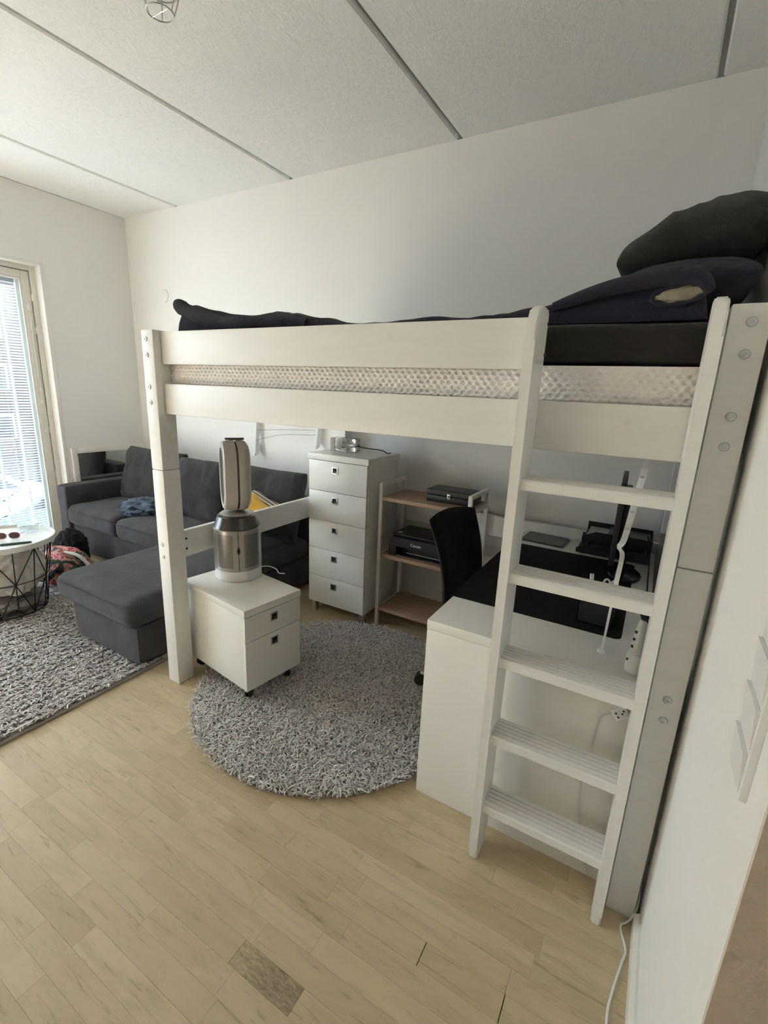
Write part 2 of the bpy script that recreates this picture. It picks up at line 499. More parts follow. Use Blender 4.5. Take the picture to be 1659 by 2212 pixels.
def spline(pts, n=8):
    pts = [Vector(p) for p in pts]; out = []
    P = [pts[0]] + pts + [pts[-1]]
    for i in range(1, len(P) - 2):
        for k_ in range(n):
            t = k_ / n; a, b, c, d = P[i - 1], P[i], P[i + 1], P[i + 2]
            out.append(.5 * ((2 * b) + (-a + c) * t + (2 * a - 5 * b + 4 * c - d) * t * t + (-a + 3 * b - 3 * c + d) * t ** 3))
    out.append(pts[-1]); return out


# ================================================================== THE SETTING
# floor: slab with laminate strips laid along the room
floor = tag(MB().box(XL - .3, XE + .3, YF - .3, YB + .3, -.16, -.006).build('floor', 'floor'), 'pale oak laminate floor of short strips', None, None, 'structure')
ROW = .0635
fixed = {0: [-1.354, -1.115], 3: [-.743, -.54], 4: [-.722], 7: [-1.356, -1.057, -.108], 8: [-.557, -.108], -2: [-1.11], 10: [-.556]}
strip_mesh = {}
rest_v, rest_f, rest_t = [], [], []
r0 = int(math.floor((YF - .393) / ROW)); r1 = int(math.ceil((YB - .393) / ROW))
count = 0
rs = random.Random(3)
for r in range(r0, r1):
    y0 = .393 + r * ROW; y1 = min(y0 + ROW, YB)
    y0 = max(y0, YF)
    cuts = []
    x = XL + rs.uniform(.05, .4)
    fx = fixed.get(r, [])
    while x < XE:
        if not any(abs(x - c) < .2 for c in fx): cuts.append(round(x, 3))
        x += rs.choice((.22, .30, .38, .46, .54))
    cuts = sorted(cuts + fx)
    edges = [XL] + cuts + [XE]
    for a, b in zip(edges, edges[1:]):
        xm, ym = (a + b) / 2, (y0 + y1) / 2
        if xm > XR + .3 and ym > YE: continue
        vis = -2.25 < b and a < .18 and .16 < ym < 1.42 and not (xm < -2.15)
        vis = vis or (-2.0 < xm < -.55 and 2.15 < ym < 2.6)
        # the wedge left of the view is not seen
        if vis and ym < .25 + (-.45 - xm) * -.0: vis = True
        if vis and count < 290:
            key = (round(b - a, 2), round(y1 - y0, 3))
            if key not in strip_mesh:
                L, W = b - a, y1 - y0
                strip_mesh[key] = MB().box(-L / 2 + .0002, L / 2 - .0002, -W / 2 + .0002, W / 2 - .0002, -.006, 0).mesh('plank', MT['floor'])
            o = piece(strip_mesh[key], 'plank', floor, (xm, ym, 0)); count += 1
            if r == 3 and abs(a + .743) < .01:
                o.data = o.data.copy(); o.data.materials[0] = MT['knot']; o['label'] = 'dark knotty laminate strip'
        else:
            i = len(rest_v)
            rest_v += [(a, y0, 0), (b, y0, 0), (b, y1, 0), (a, y1, 0)]; rest_f.append((i, i + 1, i + 2, i + 3))
            rest_t += [rs.uniform(.01, 1)] * 4
me = bpy.data.meshes.new('plank_field'); me.from_pydata(rest_v, [], rest_f); me.materials.append(MT['floor'])
at = me.attributes.new('tone', 'FLOAT', 'POINT'); at.data.foreach_set('value', rest_t)
tag(piece(me, 'plank_field', floor), kind='stuff')

# ceiling: concrete slabs 1.2 m wide with open joints
ceil = tag(MB().box(XL - .3, XE + .3, YF - .3, YB + .3, H + .022, H + .2).build('ceiling', 'groove'), 'textured white slab ceiling with straight joints', None, None, 'structure')
seams = [-3.622, -2.422, -1.208, -.022, 1.18]
ex = [XL] + seams + [XE]
for a, b in zip(ex, ex[1:]):
    g0 = .011 if a != XL else 0; g1 = .011 if b != XE else 0
    x0, x1 = a + g0, b - g1; c = .008
    MB().prism([(x0, H + .022), (x0, H + c), (x0 + c, H), (x1 - c, H), (x1, H + c), (x1, H + .022)], 1, YF, YB).build('slab', 'ceiling', ceil, sharp=20)

tag(MB().box(XL - .3, XE + .3, YB, YB + .2, -.16, H).build('wall_back', 'wall'), 'long white wall behind the loft bed', None, None, 'structure')
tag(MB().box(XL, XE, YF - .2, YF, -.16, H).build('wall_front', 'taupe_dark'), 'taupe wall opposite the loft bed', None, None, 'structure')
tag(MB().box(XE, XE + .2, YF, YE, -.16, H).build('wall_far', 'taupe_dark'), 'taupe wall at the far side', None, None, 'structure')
wr = struct('wall_right', (XR, YE, 0), 'white wall with light switches beside the ladder')
MB().box(XR, XR + .05, YE + .004, YB, 0, H, .002).build('wall_face', 'wall', wr)
tag(MB().box(XR + .0015, XE, YE, YE + .12, 0, H).build('wall_end', 'taupe', wr), 'rough taupe wall end')
MB().box(XR + .05, XE, YE + .12, YB, 0, H).build('wall_core', 'wall', wr)
# left wall in pieces around the two windows (opening y ranges)
W1 = (1.26, 2.056, 0.02, 2.284); W2 = (-0.8, 1.16, 0.12, 2.50)
wl = struct('wall_left', (XL, 0, 0), 'light grey-white window wall')
xo, xi = XL - .30, XL
b = MB()
b.box(xo, xi, YF, W2[0], 0, H).box(xo, xi, W2[1], W1[0], 0, H).box(xo, xi, W1[1], YB + .0, 0, H)
b.box(xo, xi, W2[0], W2[1], W2[3], H).box(xo, xi, W1[0], W1[1], W1[3], H)
b.box(xo, xi, W2[0], W2[1], 0, W2[2]).box(xo, xi, W1[0], W1[1], -.16, W1[2])
b.build('wall_face', 'wall', wl)
# baseboards
tag(MB().prism([(XR - .017, 0), (XR, 0), (XR, .06), (XR - .006, .06), (XR - .017, .052)], 1, YE, 1.245).build('baseboard_right', 'white_edge'), 'white baseboard under the switch wall', None, None, 'structure')
tag(MB().box(-1.36, XR, YB - .012, YB, 0, .055, .003).build('baseboard_back', 'white_edge'), 'white baseboard of the back wall', None, None, 'structure')
tag(MB().box(XL, XL + .012, 2.06, YB - .02, 0, .055, .003).build('baseboard_left', 'white_edge'), 'white baseboard of the window wall', None, None, 'structure')


def window(name, w, casing=True, label=None):
    y0, y1, z0, z1 = w
    st_ = struct(name, (XL, (y0 + y1) / 2, z0), label)
    # outer frame set into the opening
    xf0, xf1 = XL - .21, XL - .085
    f = .045
    for a in ((y0, y0 + f, z0, z1), (y1 - f, y1, z0, z1), (y0 + f, y1 - f, z1 - f, z1), (y0 + f, y1 - f, z0, z0 + f)):
        MB().box(xf0, xf1, a[0], a[1], a[2], a[3], .004).build('frame_bar', 'frame', st_)
    # sash
    s0, s1 = xf0 + .01, xf1 - .012; g = .006; q = .055
    ya, yb, za, zb = y0 + f + g, y1 - f - g, z0 + f + g, z1 - f - g
    for a in ((ya, ya + q, za, zb), (yb - q, yb, za, zb), (ya + q, yb - q, zb - q, zb), (ya + q, yb - q, za, za + q + .02)):
        MB().box(s0, s1, a[0], a[1], a[2], a[3], .006).build('sash_bar', 'frame', st_)
    bd = .012
    inn = (ya + q, yb - q, za + q + .02, zb - q)
    for a in ((inn[0], inn[0] + bd, inn[2], inn[3]), (inn[1] - bd, inn[1], inn[2], inn[3]), (inn[0] + bd, inn[1] - bd, inn[3] - bd, inn[3]), (inn[0] + bd, inn[1] - bd, inn[2], inn[2] + bd)):
        MB().box(s1 - .02, s1 - .004, a[0], a[1], a[2], a[3], .003).build('glazing_bead', 'white_edge', st_)
    MB().box(s1 - .019, s1 - .016, inn[0], inn[1], inn[2], inn[3]).build('pane', 'pane', st_)
    MB().box(s0 + .006, s0 + .009, inn[0], inn[1], inn[2], inn[3]).build('pane', 'pane', st_)
    return st_, inn, s0, s1


win, inn, s0, s1 = window('window_1', W1, label='tall cream-framed balcony window with blinds between the panes')
# bright plaster lining of the opening
t_ = struct('trim_1', (XL, W1[1], 0), 'bright painted lining around the tall window')
MB().box(XL - .085, XL + .004, W1[1] - .012, W1[1] + .016, W1[2], W1[3] + .016, .004).build('lining', 'white', t_)
MB().box(XL - .085, XL + .004, W1[0] - .016, W1[1] - .012, W1[3] - .012, W1[3] + .016, .004).build('lining', 'white', t_)
# casement fittings: espagnolette cover strip, tilt wand and hinges
yy = inn[1] + .028
fit = MB(); fit.tube([(s1 + .004, yy, 1.95), (s1 + .004, yy, 1.45)], .004, 8); fit.build('tilt_wand', 'white_plastic', win)
MB().box(s1, s1 + .016, yy - .009, yy + .009, 1.95, 2.0, .004).build('wand_hook', 'white_plastic', win)
MB().tube(spline([(s1 + .006, yy, 1.45), (s1 + .007, yy + .003, 1.38), (s1 + .006, yy - .002, 1.28)], 6), .0025, 6).build('cord', 'white_plastic', win)
MB().lathe([(.002, .03), (.006, .02), (.008, 0), (.002, -.002)], 12, (s1 + .01, yy, 1.34)).build('cord_toggle', 'white_plastic', win)
MB().lathe([(.002, .03), (.006, .02), (.008, 0), (.002, -.002)], 12, (s1 + .01, yy, 1.24)).build('cord_toggle', 'white_plastic', win)
MB().lathe([(.010, 0), (.012, .008), (.004, .02)], 12, (s1, yy + .002, 1.02), mat=rot('Y', 90)).build('knob', 'white_plastic', win)
for zz in (.62, 1.0, 1.78, 2.02):
    MB().cyl((s1 - .004, inn[1] + .062, zz), (s1 - .004, inn[1] + .062, zz + .05), .007, 10).build('hinge', 'frame', win)

# blind between the panes
blind = thing('venetian_blind', 'pale aluminium venetian blind hanging in the tall window', 'blind', ((s0 + s1) / 2 - .008, (inn[0] + inn[1]) / 2, inn[2]))
bx, by, bz = LOC[blind.name]
bl = inn[1] - inn[0] - .06
# slightly curved slat, outer edge lower
sm = MB(); dpt = .024; N = 5; V1, V2 = [], []
for i in range(N + 1):
    u = i / N - .5
    V1.append((u * dpt, .0016 - 6.4 * u * u * .0006)); V2.append((u * dpt, .0012 - 6.4 * u * u * .0006))
sm.prism(V1 + V2[::-1], 1, -bl / 2, bl / 2)
sm.xf(rot('Y', -31))
slat_me = sm.mesh('slat', MT['blind'], 50)
zz = .035; nsl = 0
top = inn[3] - inn[2]
while zz < top - .05:
    piece(slat_me, 'slat', blind, (0, 0, zz)); zz += .0212; nsl += 1
MB().box(-.014, .014, -bl / 2, bl / 2, top - .04, top - .008, .003).build('head_rail', 'blind', blind, local=True)
MB().box(-.012, .012, -bl / 2, bl / 2, .008, .022, .003).build('bottom_rail', 'blind', blind, local=True)
for yq in (bl / 2 - .10, -bl / 2 + .10, 0):
    MB().box(-.0135, -.0125, yq - .0045, yq + .0045, .01, top - .03).build('ladder_tape', 'tape', blind, local=True)
    MB().box(.0125, .0135, yq - .0045, yq + .0045, .01, top - .03).build('ladder_tape', 'tape', blind, local=True)
MB().box(-.012, .014, bl / 2 + .006, bl / 2 + .03, 0, top, .002).build('edge_profile', 'mint', blind, local=True)
for dy in (.155, .165): MB().tube([(.016, bl / 2 - dy, top - .03), (.016, bl / 2 - dy, .05)], .0012, 5).build('lift_cord', 'white_plastic', blind, local=True)

win2, inn2, _, _ = window('window_2', W2, label='wide cream-framed window beside the balcony window')
MB().box(XL - .085, XL + .05, W2[0] - .02, W2[1] + .02, W2[2] - .03, W2[2], .006).build('window_sill', 'white', win2)

# ------------------------------------------------------------------ outdoors
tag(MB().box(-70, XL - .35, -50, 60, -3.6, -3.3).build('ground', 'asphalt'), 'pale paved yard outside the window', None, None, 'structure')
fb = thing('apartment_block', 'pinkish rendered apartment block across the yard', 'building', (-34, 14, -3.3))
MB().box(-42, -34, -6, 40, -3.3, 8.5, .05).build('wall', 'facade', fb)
MB().box(-42.3, -33.7, -6.3, 40.3, 8.5, 8.9, .05).build('roof', 'dark_metal', fb)
for fl in range(4):
    for kx in range(11):
        y = -4 + kx * 4
        w_ = MB().box(-34.02, -33.93, y, y + 1.6, -2.3 + fl * 2.9, -.8 + fl * 2.9, .03).build('window', 'white_plastic', fb)
        MB().box(-33.94, -33.915, y + .12, y + 1.48, -2.18 + fl * 2.9, -.92 + fl * 2.9).build('pane', 'dark_glass', w_)


def car(loc, rz, paint, label):
    c = thing('parked_car', label, 'car', loc, rz, 'cars parked in the yard')
    prof = [(-2.1, .3), (-2.15, .75), (-1.9, .9), (-1.35, .98), (-.75, 1.42), (.7, 1.45), (1.35, 1.0), (2.0, .88), (2.15, .6), (2.1, .3)]
    MB().prism(prof, 1, -.85, .85, .06).build('body', paint, c, local=True)
    gl = [(-1.15, 1.02), (-.72, 1.36), (.62, 1.38), (1.1, 1.03)]
    MB().prism(gl, 1, -.86, .86, .01).build('side_window', 'dark_glass', c, local=True)
    for x in (-1.35, 1.35):
        for y in (-.78, .78):
            MB().tube([(x, y - .1, .32), (x, y + .1, .32)], .32, 20).build('wheel', 'black', c, local=True)
    return c


car((-19.5, 6.4, -3.3), math.radians(80), 'car_white', 'white hatchback parked in the yard outside')
car((-16.0, 7.4, -3.3), math.radians(84), 'car_blue', 'dark blue hatchback parked in the yard outside')
hd = thing('hedge', 'low dark green hedge below the window', 'hedge', (-10, 5, -3.3))
hb = MB()
for i in range(60):
    hb.heap(tr(-9.6 + rs.uniform(-.5, .5), -3 + i * .22, -2.9 + rs.uniform(-.1, .25)) @ sc(.55, .4, .55), 2, .5, 3, i)
tag(hb.build('foliage', 'hedge', hd), kind='stuff')

# ================================================================== LOFT BED
bed = thing('loft_bed', 'white painted pine loft bed on tall square posts', 'bed', (-1.93, 1.267, 0))
PX = {'l': (-1.930, -1.853), 'r': (.087, .160)}
PY = {'f': (1.267, 1.354), 'b': (2.655, 2.742)}


def bolt(parent, x, y, z, plain=False):
    o = MB().lathe([(.0105, 0), (.0105, .0015), (.0085, .004), (.004, .0045), (.004, .002), (.0012, .002)], 16, (x, y, z), mat=rot('X', 90)).build('bolt', 'white_plastic' if plain else 'bolt', parent)
    return o


for sx in 'lr':
    for sy in 'fb':
        x0, x1 = PX[sx]; y0, y1 = PY[sy]
        lo = MB().box(x0, x1, y0, y1, 0, 1.0705, .005).build('post', 'pine', bed)
        up = MB().box(x0, x1, y0, y1, 1.0725, 1.657, .006).build('post_extension', 'pine', bed)
        if sy == 'f':
            xc = (x0 + x1) / 2 + (.003 if sx == 'r' else -.006)
            for z in (1.620, 1.556, 1.428, 1.363): bolt(up, xc, y0, z)
            for z in (.722, .662): bolt(lo, xc, y0, z, sx == 'l')
            if sx == 'l': MB().lathe([(.009, 0), (.009, .002), (.006, .003)], 14, (x1, y0 + .042, 1.035), mat=rot('Y', 90)).build('plug', 'pine', lo)
RZ = ((1.522, 1.652), (1.316, 1.444))
MB().box(-1.853, -.296, 1.302, 1.330, *RZ[0], .006).build('guard_rail', 'pine', bed)
MB().box(-1.853, .087, 1.302, 1.334, *RZ[1], .006).build('side_rail', 'pine', bed)
for z in RZ: MB().box(-1.853, .087, 2.675, 2.703, *z, .006).build('back_rail', 'pine', bed)
MB().box(-1.853, .087, 2.668, 2.698, .634, .760, .006).build('back_stretcher', 'pine', bed)
for xa, xb in ((-1.918, -1.890), (.108, .136)):
    for z in RZ: MB().box(xa, xb, 1.354, 2.655, *z, .006).build('end_board', 'pine', bed)
    es = MB().box(xa, xb, 1.354, 2.655, .631, .764, .006).build('end_stretcher', 'pine', bed)
    if xb < 0:
        for z in (.722, .672): MB().cyl((xb - .002, 1.388, z), (xb + .0012, 1.388, z), .0055, 12).build('bolt_hole', 'hole', es)
for y0 in (1.334, 2.650): MB().box(-1.85, .085, y0, y0 + .025, 1.335, 1.360, .003).build('ledger', 'pine', bed)
for i in range(15):
    x = -1.83 + i * .131; MB().box(x, x + .07, 1.336, 2.673, 1.361, 1.378, .003).build('slat', 'pine', bed)

# ladder
lad = thing('bed_ladder', 'white wooden ladder with five grooved treads fixed to the loft bed', 'ladder', (-.3, 1.19, 0))
for x0, x1 in ((-.314, -.288), (.053, .079)):
    yb, yf = 1.300, 1.184
    poly = [(yf + .012, 0), (yf + .085, 0), (yb - .012, .05), (yb, .10), (yb, 1.655), (yb - .012, 1.667), (yf + .055, 1.667), (yf + .020, 1.655), (yf + .004, 1.625), (yf, 1.58), (yf, .10), (yf + .006, .04)]
    sr = MB().prism(poly, 0, x0, x1, .004).build('side_rail', 'pine', lad)
    for z in (1.632, 1.557): MB().cyl((x1 - .002, yb - .006, z), (x1 + .003, yb - .006, z), .005, 10).build('screw', 'dark_metal', sr)
for zt in (1.247, .990, .733, .476, .222):
    th = .027; ya, yb = 1.194, 1.292
    poly = [(ya, zt - th), (yb, zt - th), (yb, zt - .003)]
    ng = 5; wv = (yb - ya - .016) / ng
    for i in range(ng):
        y1_ = yb - .008 - i * wv
        poly += [(y1_, zt), (y1_ - wv * .62, zt), (y1_ - wv * .72, zt - .0045), (y1_ - wv * .95, zt - .0045)]
    poly += [(ya + .004, zt), (ya, zt - .004)]
    MB().prism(poly, 0, -.288, .053).build('tread', 'pine', lad, sharp=25)

# ------------------------------------------------------------------ bedding
mat_ = thing('mattress', 'thick white mattress with honeycomb-dimpled knit cover', 'mattress', (-1.87, 1.337, 1.379))
mz0, mz1, my0 = 1.380, 1.541, 1.3385
# the dimpled front side as a real relief, the rest a plain block
nx, nz = 720, 56
xs = np.linspace(-1.868, .100, nx); zs = np.linspace(mz0 + .010, mz1 - .006, nz)
X, Z = np.meshgrid(xs, zs)
pz = .0225; row = np.floor((Z - mz0) / (pz * .62)); xo_ = (row % 2) * pz * .5
u = ((X + xo_) / pz) % 1 - .5; v = ((Z - mz0) / (pz * .62)) % 1 - .5
rr_ = np.sqrt((u * 1.0) ** 2 + (v * .85) ** 2)
dep = np.clip(1 - (rr_ / .38) ** 2, 0, 1) * .0065
edge = np.clip((mz1 - Z) / .02, 0, 1)
bulge = np.sqrt(np.clip(1 - (((Z - (mz0 + mz1) / 2) / ((mz1 - mz0) / 2)) ** 2) ** 3, 0, 1)) * .012
Y = my0 + .014 - bulge + dep * (Z > mz0 + .062) * edge + .003 * ((np.abs(Z - mz0 - .052) < .004) | (np.abs(Z - mz0 - .062) < .003))
vts = np.stack([X - LOC[mat_.name][0], Y - LOC[mat_.name][1], Z - LOC[mat_.name][2]], -1).reshape(-1, 3)
ii = np.arange(nz - 1)[:, None] * nx + np.arange(nx - 1)[None]
fcs = np.stack([ii, ii + 1, ii + nx + 1, ii + nx], -1).reshape(-1, 4)
me = bpy.data.meshes.new('cover_side'); me.from_pydata(vts.tolist(), [], fcs.tolist()); me.materials.append(MT['mattress'])
me.polygons.foreach_set('use_smooth', [True] * len(me.polygons))
piece(me, 'cover_side', mat_)
MB().soft(-1.870, .102, my0 + .012, 2.66, mz0, mz1, .03, 10, .002, 3).build('core', 'mattress', mat_)

top_ = thing('mattress_topper', 'charcoal-sheeted mattress topper lying on the white mattress', 'mattress', (-1.87, 1.345, 1.543))
MB().soft(-1.868, .100, 1.350, 2.655, 1.5425, 1.640, .028, 26, .008, 5, 0, None, 4).build('topper', 'sheet', top_)

# duvet: folded slab of bedding whose height follows the folds
duv = thing('duvet', 'rumpled navy duvet spread along the loft bed, open cover showing filling', 'duvet', (-1.85, 1.4, 1.64))
px_ = [-1.86, -1.80, -1.72, -1.60, -1.45, -1.33, -1.22, -1.05, -.95, -.775, -.55, -.39, -.325, -.27, -.16, -.07, -.01, .035, .055]
pz_ = [1.772, 1.775, 1.735, 1.712, 1.712, 1.738, 1.722, 1.685, 1.670, 1.672, 1.685, 1.698, 1.705, 1.728, 1.748, 1.762, 1.766, 1.748, 1.70]
ND, MD = 220, 90
g_top, g_bot = [], []
db = bmesh.new()
for i in range(ND + 1):
    a = i / ND; x = -1.86 + a * 1.915
    ht = np.interp(x, px_, pz_) - 1.645
    wob = .014 * noise.noise(Vector((x * 4, 1, 1)))
    yfr = 1.395 + wob; ybk = 2.60
    rt, rb = [], []
    for j in range(MD + 1):
        t = j / MD; tt = .5 - .5 * math.cos(PI * t); y = yfr + (ybk - yfr) * tt
        e = max(0, 1 - abs(2 * t - 1) ** 7) ** .5
        ex_ = max(0, 1 - abs(2 * a - 1) ** 60) ** .5
        fold = noise.noise(Vector((x * 5 + .6 * noise.noise(Vector((x * 3, y * 4, 2))), y * 9, 3))) + .5 * noise.noise(Vector((x * 13, y * 15, 8)))
        hb_ = .06 if t > .5 else ht
        hh = ht * (1 - .35 * t) + .016 * fold
        if x < -1.66: hh += .012 * math.sin((x + 1.86) * 30)
        z = 1.6455 + max(.004, hh) * e * ex_
        fr = -.016 * math.sin(PI * min(1, t * 3)) * fold
        rt.append(db.verts.new((x, y + fr, z)))
        rb.append(db.verts.new((x, y, 1.6455)))
    g_top.append(rt); g_bot.append(rb)
for i in range(ND):
    for j in range(MD):
        db.faces.new((g_top[i][j], g_top[i + 1][j], g_top[i + 1][j + 1], g_top[i][j + 1]))
        db.faces.new((g_bot[i][j], g_bot[i][j + 1], g_bot[i + 1][j + 1], g_bot[i + 1][j]))
bmesh.ops.remove_doubles(db, verts=db.verts[:], dist=.0004)
q_ = MB(); q_.add(db); q_.build('cover', 'navy', duv, sharp=70)
# fold roll at the foot end
MB().tube(spline([(-1.868, 1.40, 1.782), (-1.79, 1.395, 1.742), (-1.6, 1.395, 1.69), (-1.45, 1.39, 1.684), (-1.3, 1.395, 1.69), (-1.15, 1.4, 1.67)], 10), [min(.034, .010 + .0035 * i) - .012 * i / 50 + .003 * math.sin(i * .5) for i in range(51)], 14).build('fold', 'navy', duv, sharp=80)
# opening of the cover on the near side by the ladder
MB().heap(tr(-.012, 1.392, 1.702) @ rot('Y', -7) @ sc(.050, .016, .017), 4, .22, 3.2, 4).build('filling', 'filling', duv)
hem = []
for i in range(40):
    a = 2 * PI * i / 40
    hem.append((-.012 + .058 * math.cos(a), 1.384 + .004 * math.sin(3 * a), 1.702 + .021 * math.sin(a) + .007 * math.cos(a)))
MB().tube(hem, [.0055 + .0018 * math.sin(i * 1.3) for i in range(40)], 8, closed=True).build('hem', 'navy', duv, sharp=80)
MB().tube(spline([(-.30, 1.392, 1.688), (-.18, 1.386, 1.722), (-.05, 1.382, 1.742), (.02, 1.384, 1.736), (.048, 1.39, 1.705)], 9), [.012 + .010 * math.sin(PI * i / 36) for i in range(37)], 12).build('fold', 'navy', duv, sharp=80)

pil = thing('pillow', 'big black-green pillow leaning on the wall at the head of the bed', 'pillow', (0.0, 1.85, 1.70))
T = tr(-.008, 1.88, 1.888) @ rot('Y', -19) @ rot('X', 3)
MB().pillow(.370, .66, .19, T, 3, .022, 70, 80, 3.4, .42, 5, .05, .009).build('cover', 'green_black', pil, sharp=80)
pil2 = thing('pillow', 'flat navy pillow tucked behind the open duvet end', 'pillow', (0.05, 1.60, 1.70))
MB().pillow(.30, .46, .14, tr(-.005, 1.66, 1.745) @ rot('Y', -3), 8, .008, 40, 36, 3.0, .45, 6, .05).build('cover', 'navy', pil2, sharp=80)

# ================================================================== SOFA
sofa = thing('corner_sofa', 'charcoal fabric corner sofa with a chaise', 'sofa', (-3.2, 2.4, 0))
MB().soft(-4.13, -2.66, 1.955, 2.70, .045, .285, .02, 8, .002, 1).build('seat_base', 'charcoal', sofa)
MB().soft(-2.695, -2.098, 1.222, 2.70, .035, .245, .02, 10, .003, 2).build('chaise_base', 'charcoal', sofa)
MB().soft(-4.275, -4.125, 1.93, 2.70, .035, .588, .025, 12, .003, 3).build('armrest', 'charcoal', sofa)
MB().soft(-4.125, -2.095, 2.575, 2.725, .06, .66, .03, 10, .002, 4).build('backrest', 'charcoal', sofa)
for x0, x1, y0, y1, z0, z1, s_, nm in ((-4.122, -3.45, 1.905, 2.575, .275, .438, 5, 'seat_cushion'), (-3.448, -2.80, 1.905, 2.575, .275, .432, 6, 'seat_cushion'), (-2.815, -2.088, 1.192, 2.570, .238, .388, 7, 'chaise_cushion')):
    cu = MB().soft(x0, x1, y0, y1, z0, z1, .055, 20, .006, s_, .018).build(nm, 'charcoal', sofa, sharp=60)
    zp = z1 - .030
    MB().tube([(x0 + .02, y0 - .0005, zp), ((x0 + x1) / 2, y0 - .003, zp), (x1 - .02, y0 - .0005, zp)], .0028, 6).build('piping', 'charcoal2', cu)
for x, y in ((-4.2, 1.99), (-2.62, 1.27), (-2.15, 1.27), (-2.15, 2.62), (-4.2, 2.62)):
    MB().cyl((x, y, 0), (x, y, .05), .02, 12).build('leg', 'black', sofa)

for (cx, cy, cz, w, h, t, tl, rz_, sd_, lab) in ((-3.70, 2.445, .655, .76, .47, .22, 76, 0, 1, 'charcoal back cushion standing beside the sofa armrest'),
                                              (-3.02, 2.395, .640, .62, .48, .22, 72, 4, 2, 'wide charcoal back cushion in the middle of the sofa'),
                                              (-2.405, 2.455, .630, .66, .50, .20, 74, 0, 3, 'charcoal back cushion behind the mustard pillow')):
    cth = thing('back_cushion', lab, 'cushion', (cx, cy, .43), 0, 'sofa back cushions')
    MB().pillow(w, h, t, tr(cx, cy, cz) @ rot('Z', rz_) @ rot('X', tl), sd_, .020, 48, 40, 3.4, .42, 5, .03, .014).build('cover', 'charcoal2', cth, sharp=80)
zz_ = thing('throw_pillow', 'black and cream zigzag knitted throw pillow on the chaise', 'pillow', (-2.34, 2.22, .42))
MB().pillow(.42, .42, .13, Matrix.Identity(4), 11, .006, 36, 36, 2.6, .5, 6, .06).build('cover', 'zigzag', zz_, local=True, sharp=80)
zz_.location = (-2.335, 2.20, .575); zz_.rotation_euler = (Matrix.Rotation(math.radians(-6), 3, 'Y') @ Matrix.Rotation(math.radians(38), 3, 'X') @ Matrix.Rotation(math.radians(-22), 3, 'Z')).to_euler()
yl = thing('throw_pillow', 'mustard yellow throw pillow on the chaise', 'pillow', (-2.38, 2.08, .42))
MB().pillow(.34, .34, .12, tr(-2.235, 2.11, .600) @ rot('Y', 8) @ rot('X', 36) @ rot('Z', -14), 14, .008, 36, 36, 2.4, .5, 6, .08).build('cover', 'yellow', yl, sharp=80)
cl = thing('folded_clothes', 'crumpled blue denim clothes dropped on the sofa seat', 'clothes', (-3.40, 2.23, .44))
MB().heap(tr(-3.44, 2.16, .480) @ rot('Z', 25) @ sc(.15, .12, .060), 5, .6, 1.6, 2, -.75).build('jeans', 'denim', cl, sharp=80)
MB().heap(tr(-3.26, 2.25, .485) @ rot('Z', -15) @ sc(.13, .10, .060), 5, .55, 2.1, 5, -.8).build('jacket', 'denim', cl, sharp=80)

# mirror leaning on the window wall behind the armrest
mir = thing('wall_mirror', 'white-framed mirror on the window wall behind the armrest', 'mirror', (XL, 2.43, .30))
my0_, my1_, mz0_, mz1_ = 2.098, 2.762, .18, .868
fr_ = .045
for a in ((my0_, my0_ + fr_, mz0_, mz1_), (my1_ - fr_, my1_, mz0_, mz1_), (my0_ + fr_, my1_ - fr_, mz1_ - fr_, mz1_), (my0_ + fr_, my1_ - fr_, mz0_, mz0_ + fr_)):
    MB().box(XL + .001, XL + .028, *a, .003).build('frame_bar', 'white', mir)
MB().box(XL + .001, XL + .014, my0_ + fr_, my1_ - fr_, mz0_ + fr_, mz1_ - fr_).build('mirror_glass', 'mirror', mir)

# ================================================================== SIDE TABLE BY THE WINDOW
tab = thing('wire_basket_table', 'round white tray table on a black wire basket', 'table', (-3.35, 1.165, .03))
tx, ty = -3.35, 1.165
R1, R0, zt, zb = .258, .195, .478, .040
MB().lathe([(.001, zt - .012), (R1 + .024, zt - .012), (R1 + .028, zt - .006), (R1 + .028, zt + .020), (R1 + .023, zt + .022), (R1 + .019, zt + .020), (R1 + .017, zt + .002), (.001, zt)], 72, (tx, ty, 0), cap=False).build('tray_top', 'white', tab)


def ring(r, z, n=60): return [(tx + r * math.cos(2 * PI * i / n), ty + r * math.sin(2 * PI * i / n), z) for i in range(n)]


MB().tube(ring(R1, zt - .016), .004, 6, True).build('top_ring', 'black_wire', tab)
MB().tube(ring(R0, zb), .004, 6, True).build('bottom_ring', 'black_wire', tab)
ns = 7
for i in range(ns):
    a = 2 * PI * i / ns + .30; a2 = a + PI / ns; a3 = a + 2 * PI / ns
    P_ = lambda ang, t: Vector((tx + (R0 + (R1 - R0) * t) * math.cos(ang), ty + (R0 + (R1 - R0) * t) * math.sin(ang), zb + (zt - .016 - zb) * t))
    w_ = MB()
    w_.tube([P_(a, 0), P_(a, .5), P_(a, 1)], .003, 6)
    w_.tube([P_(a2, 0), P_(a2, .5), P_(a2, 1)], .003, 6)
    w_.tube([P_(a2, .5), P_(a, 1)], .003, 6).tube([P_(a2, .5), P_(a3, 1)], .003, 6)
    w_.tube([P_(a2, .5), P_(a, 0)], .003, 6).tube([P_(a2, .5), P_(a3, 0)], .003, 6)
    w_.tube([P_(a, .5), P_(a2, .5), P_(a3, .5)], .003, 6)
    w_.build('wire_segment', 'black_wire', tab)
for i in range(4):
    a = PI * i / 4
    MB().tube([(tx + R0 * math.cos(a), ty + R0 * math.sin(a), zb), (tx - R0 * math.cos(a), ty - R0 * math.sin(a), zb)], .003, 6).build('bottom_wire', 'black_wire', tab)
bk = thing('fleece_blanket', 'cream fleece blanket stuffed into the wire basket', 'blanket', (tx, ty, .05))
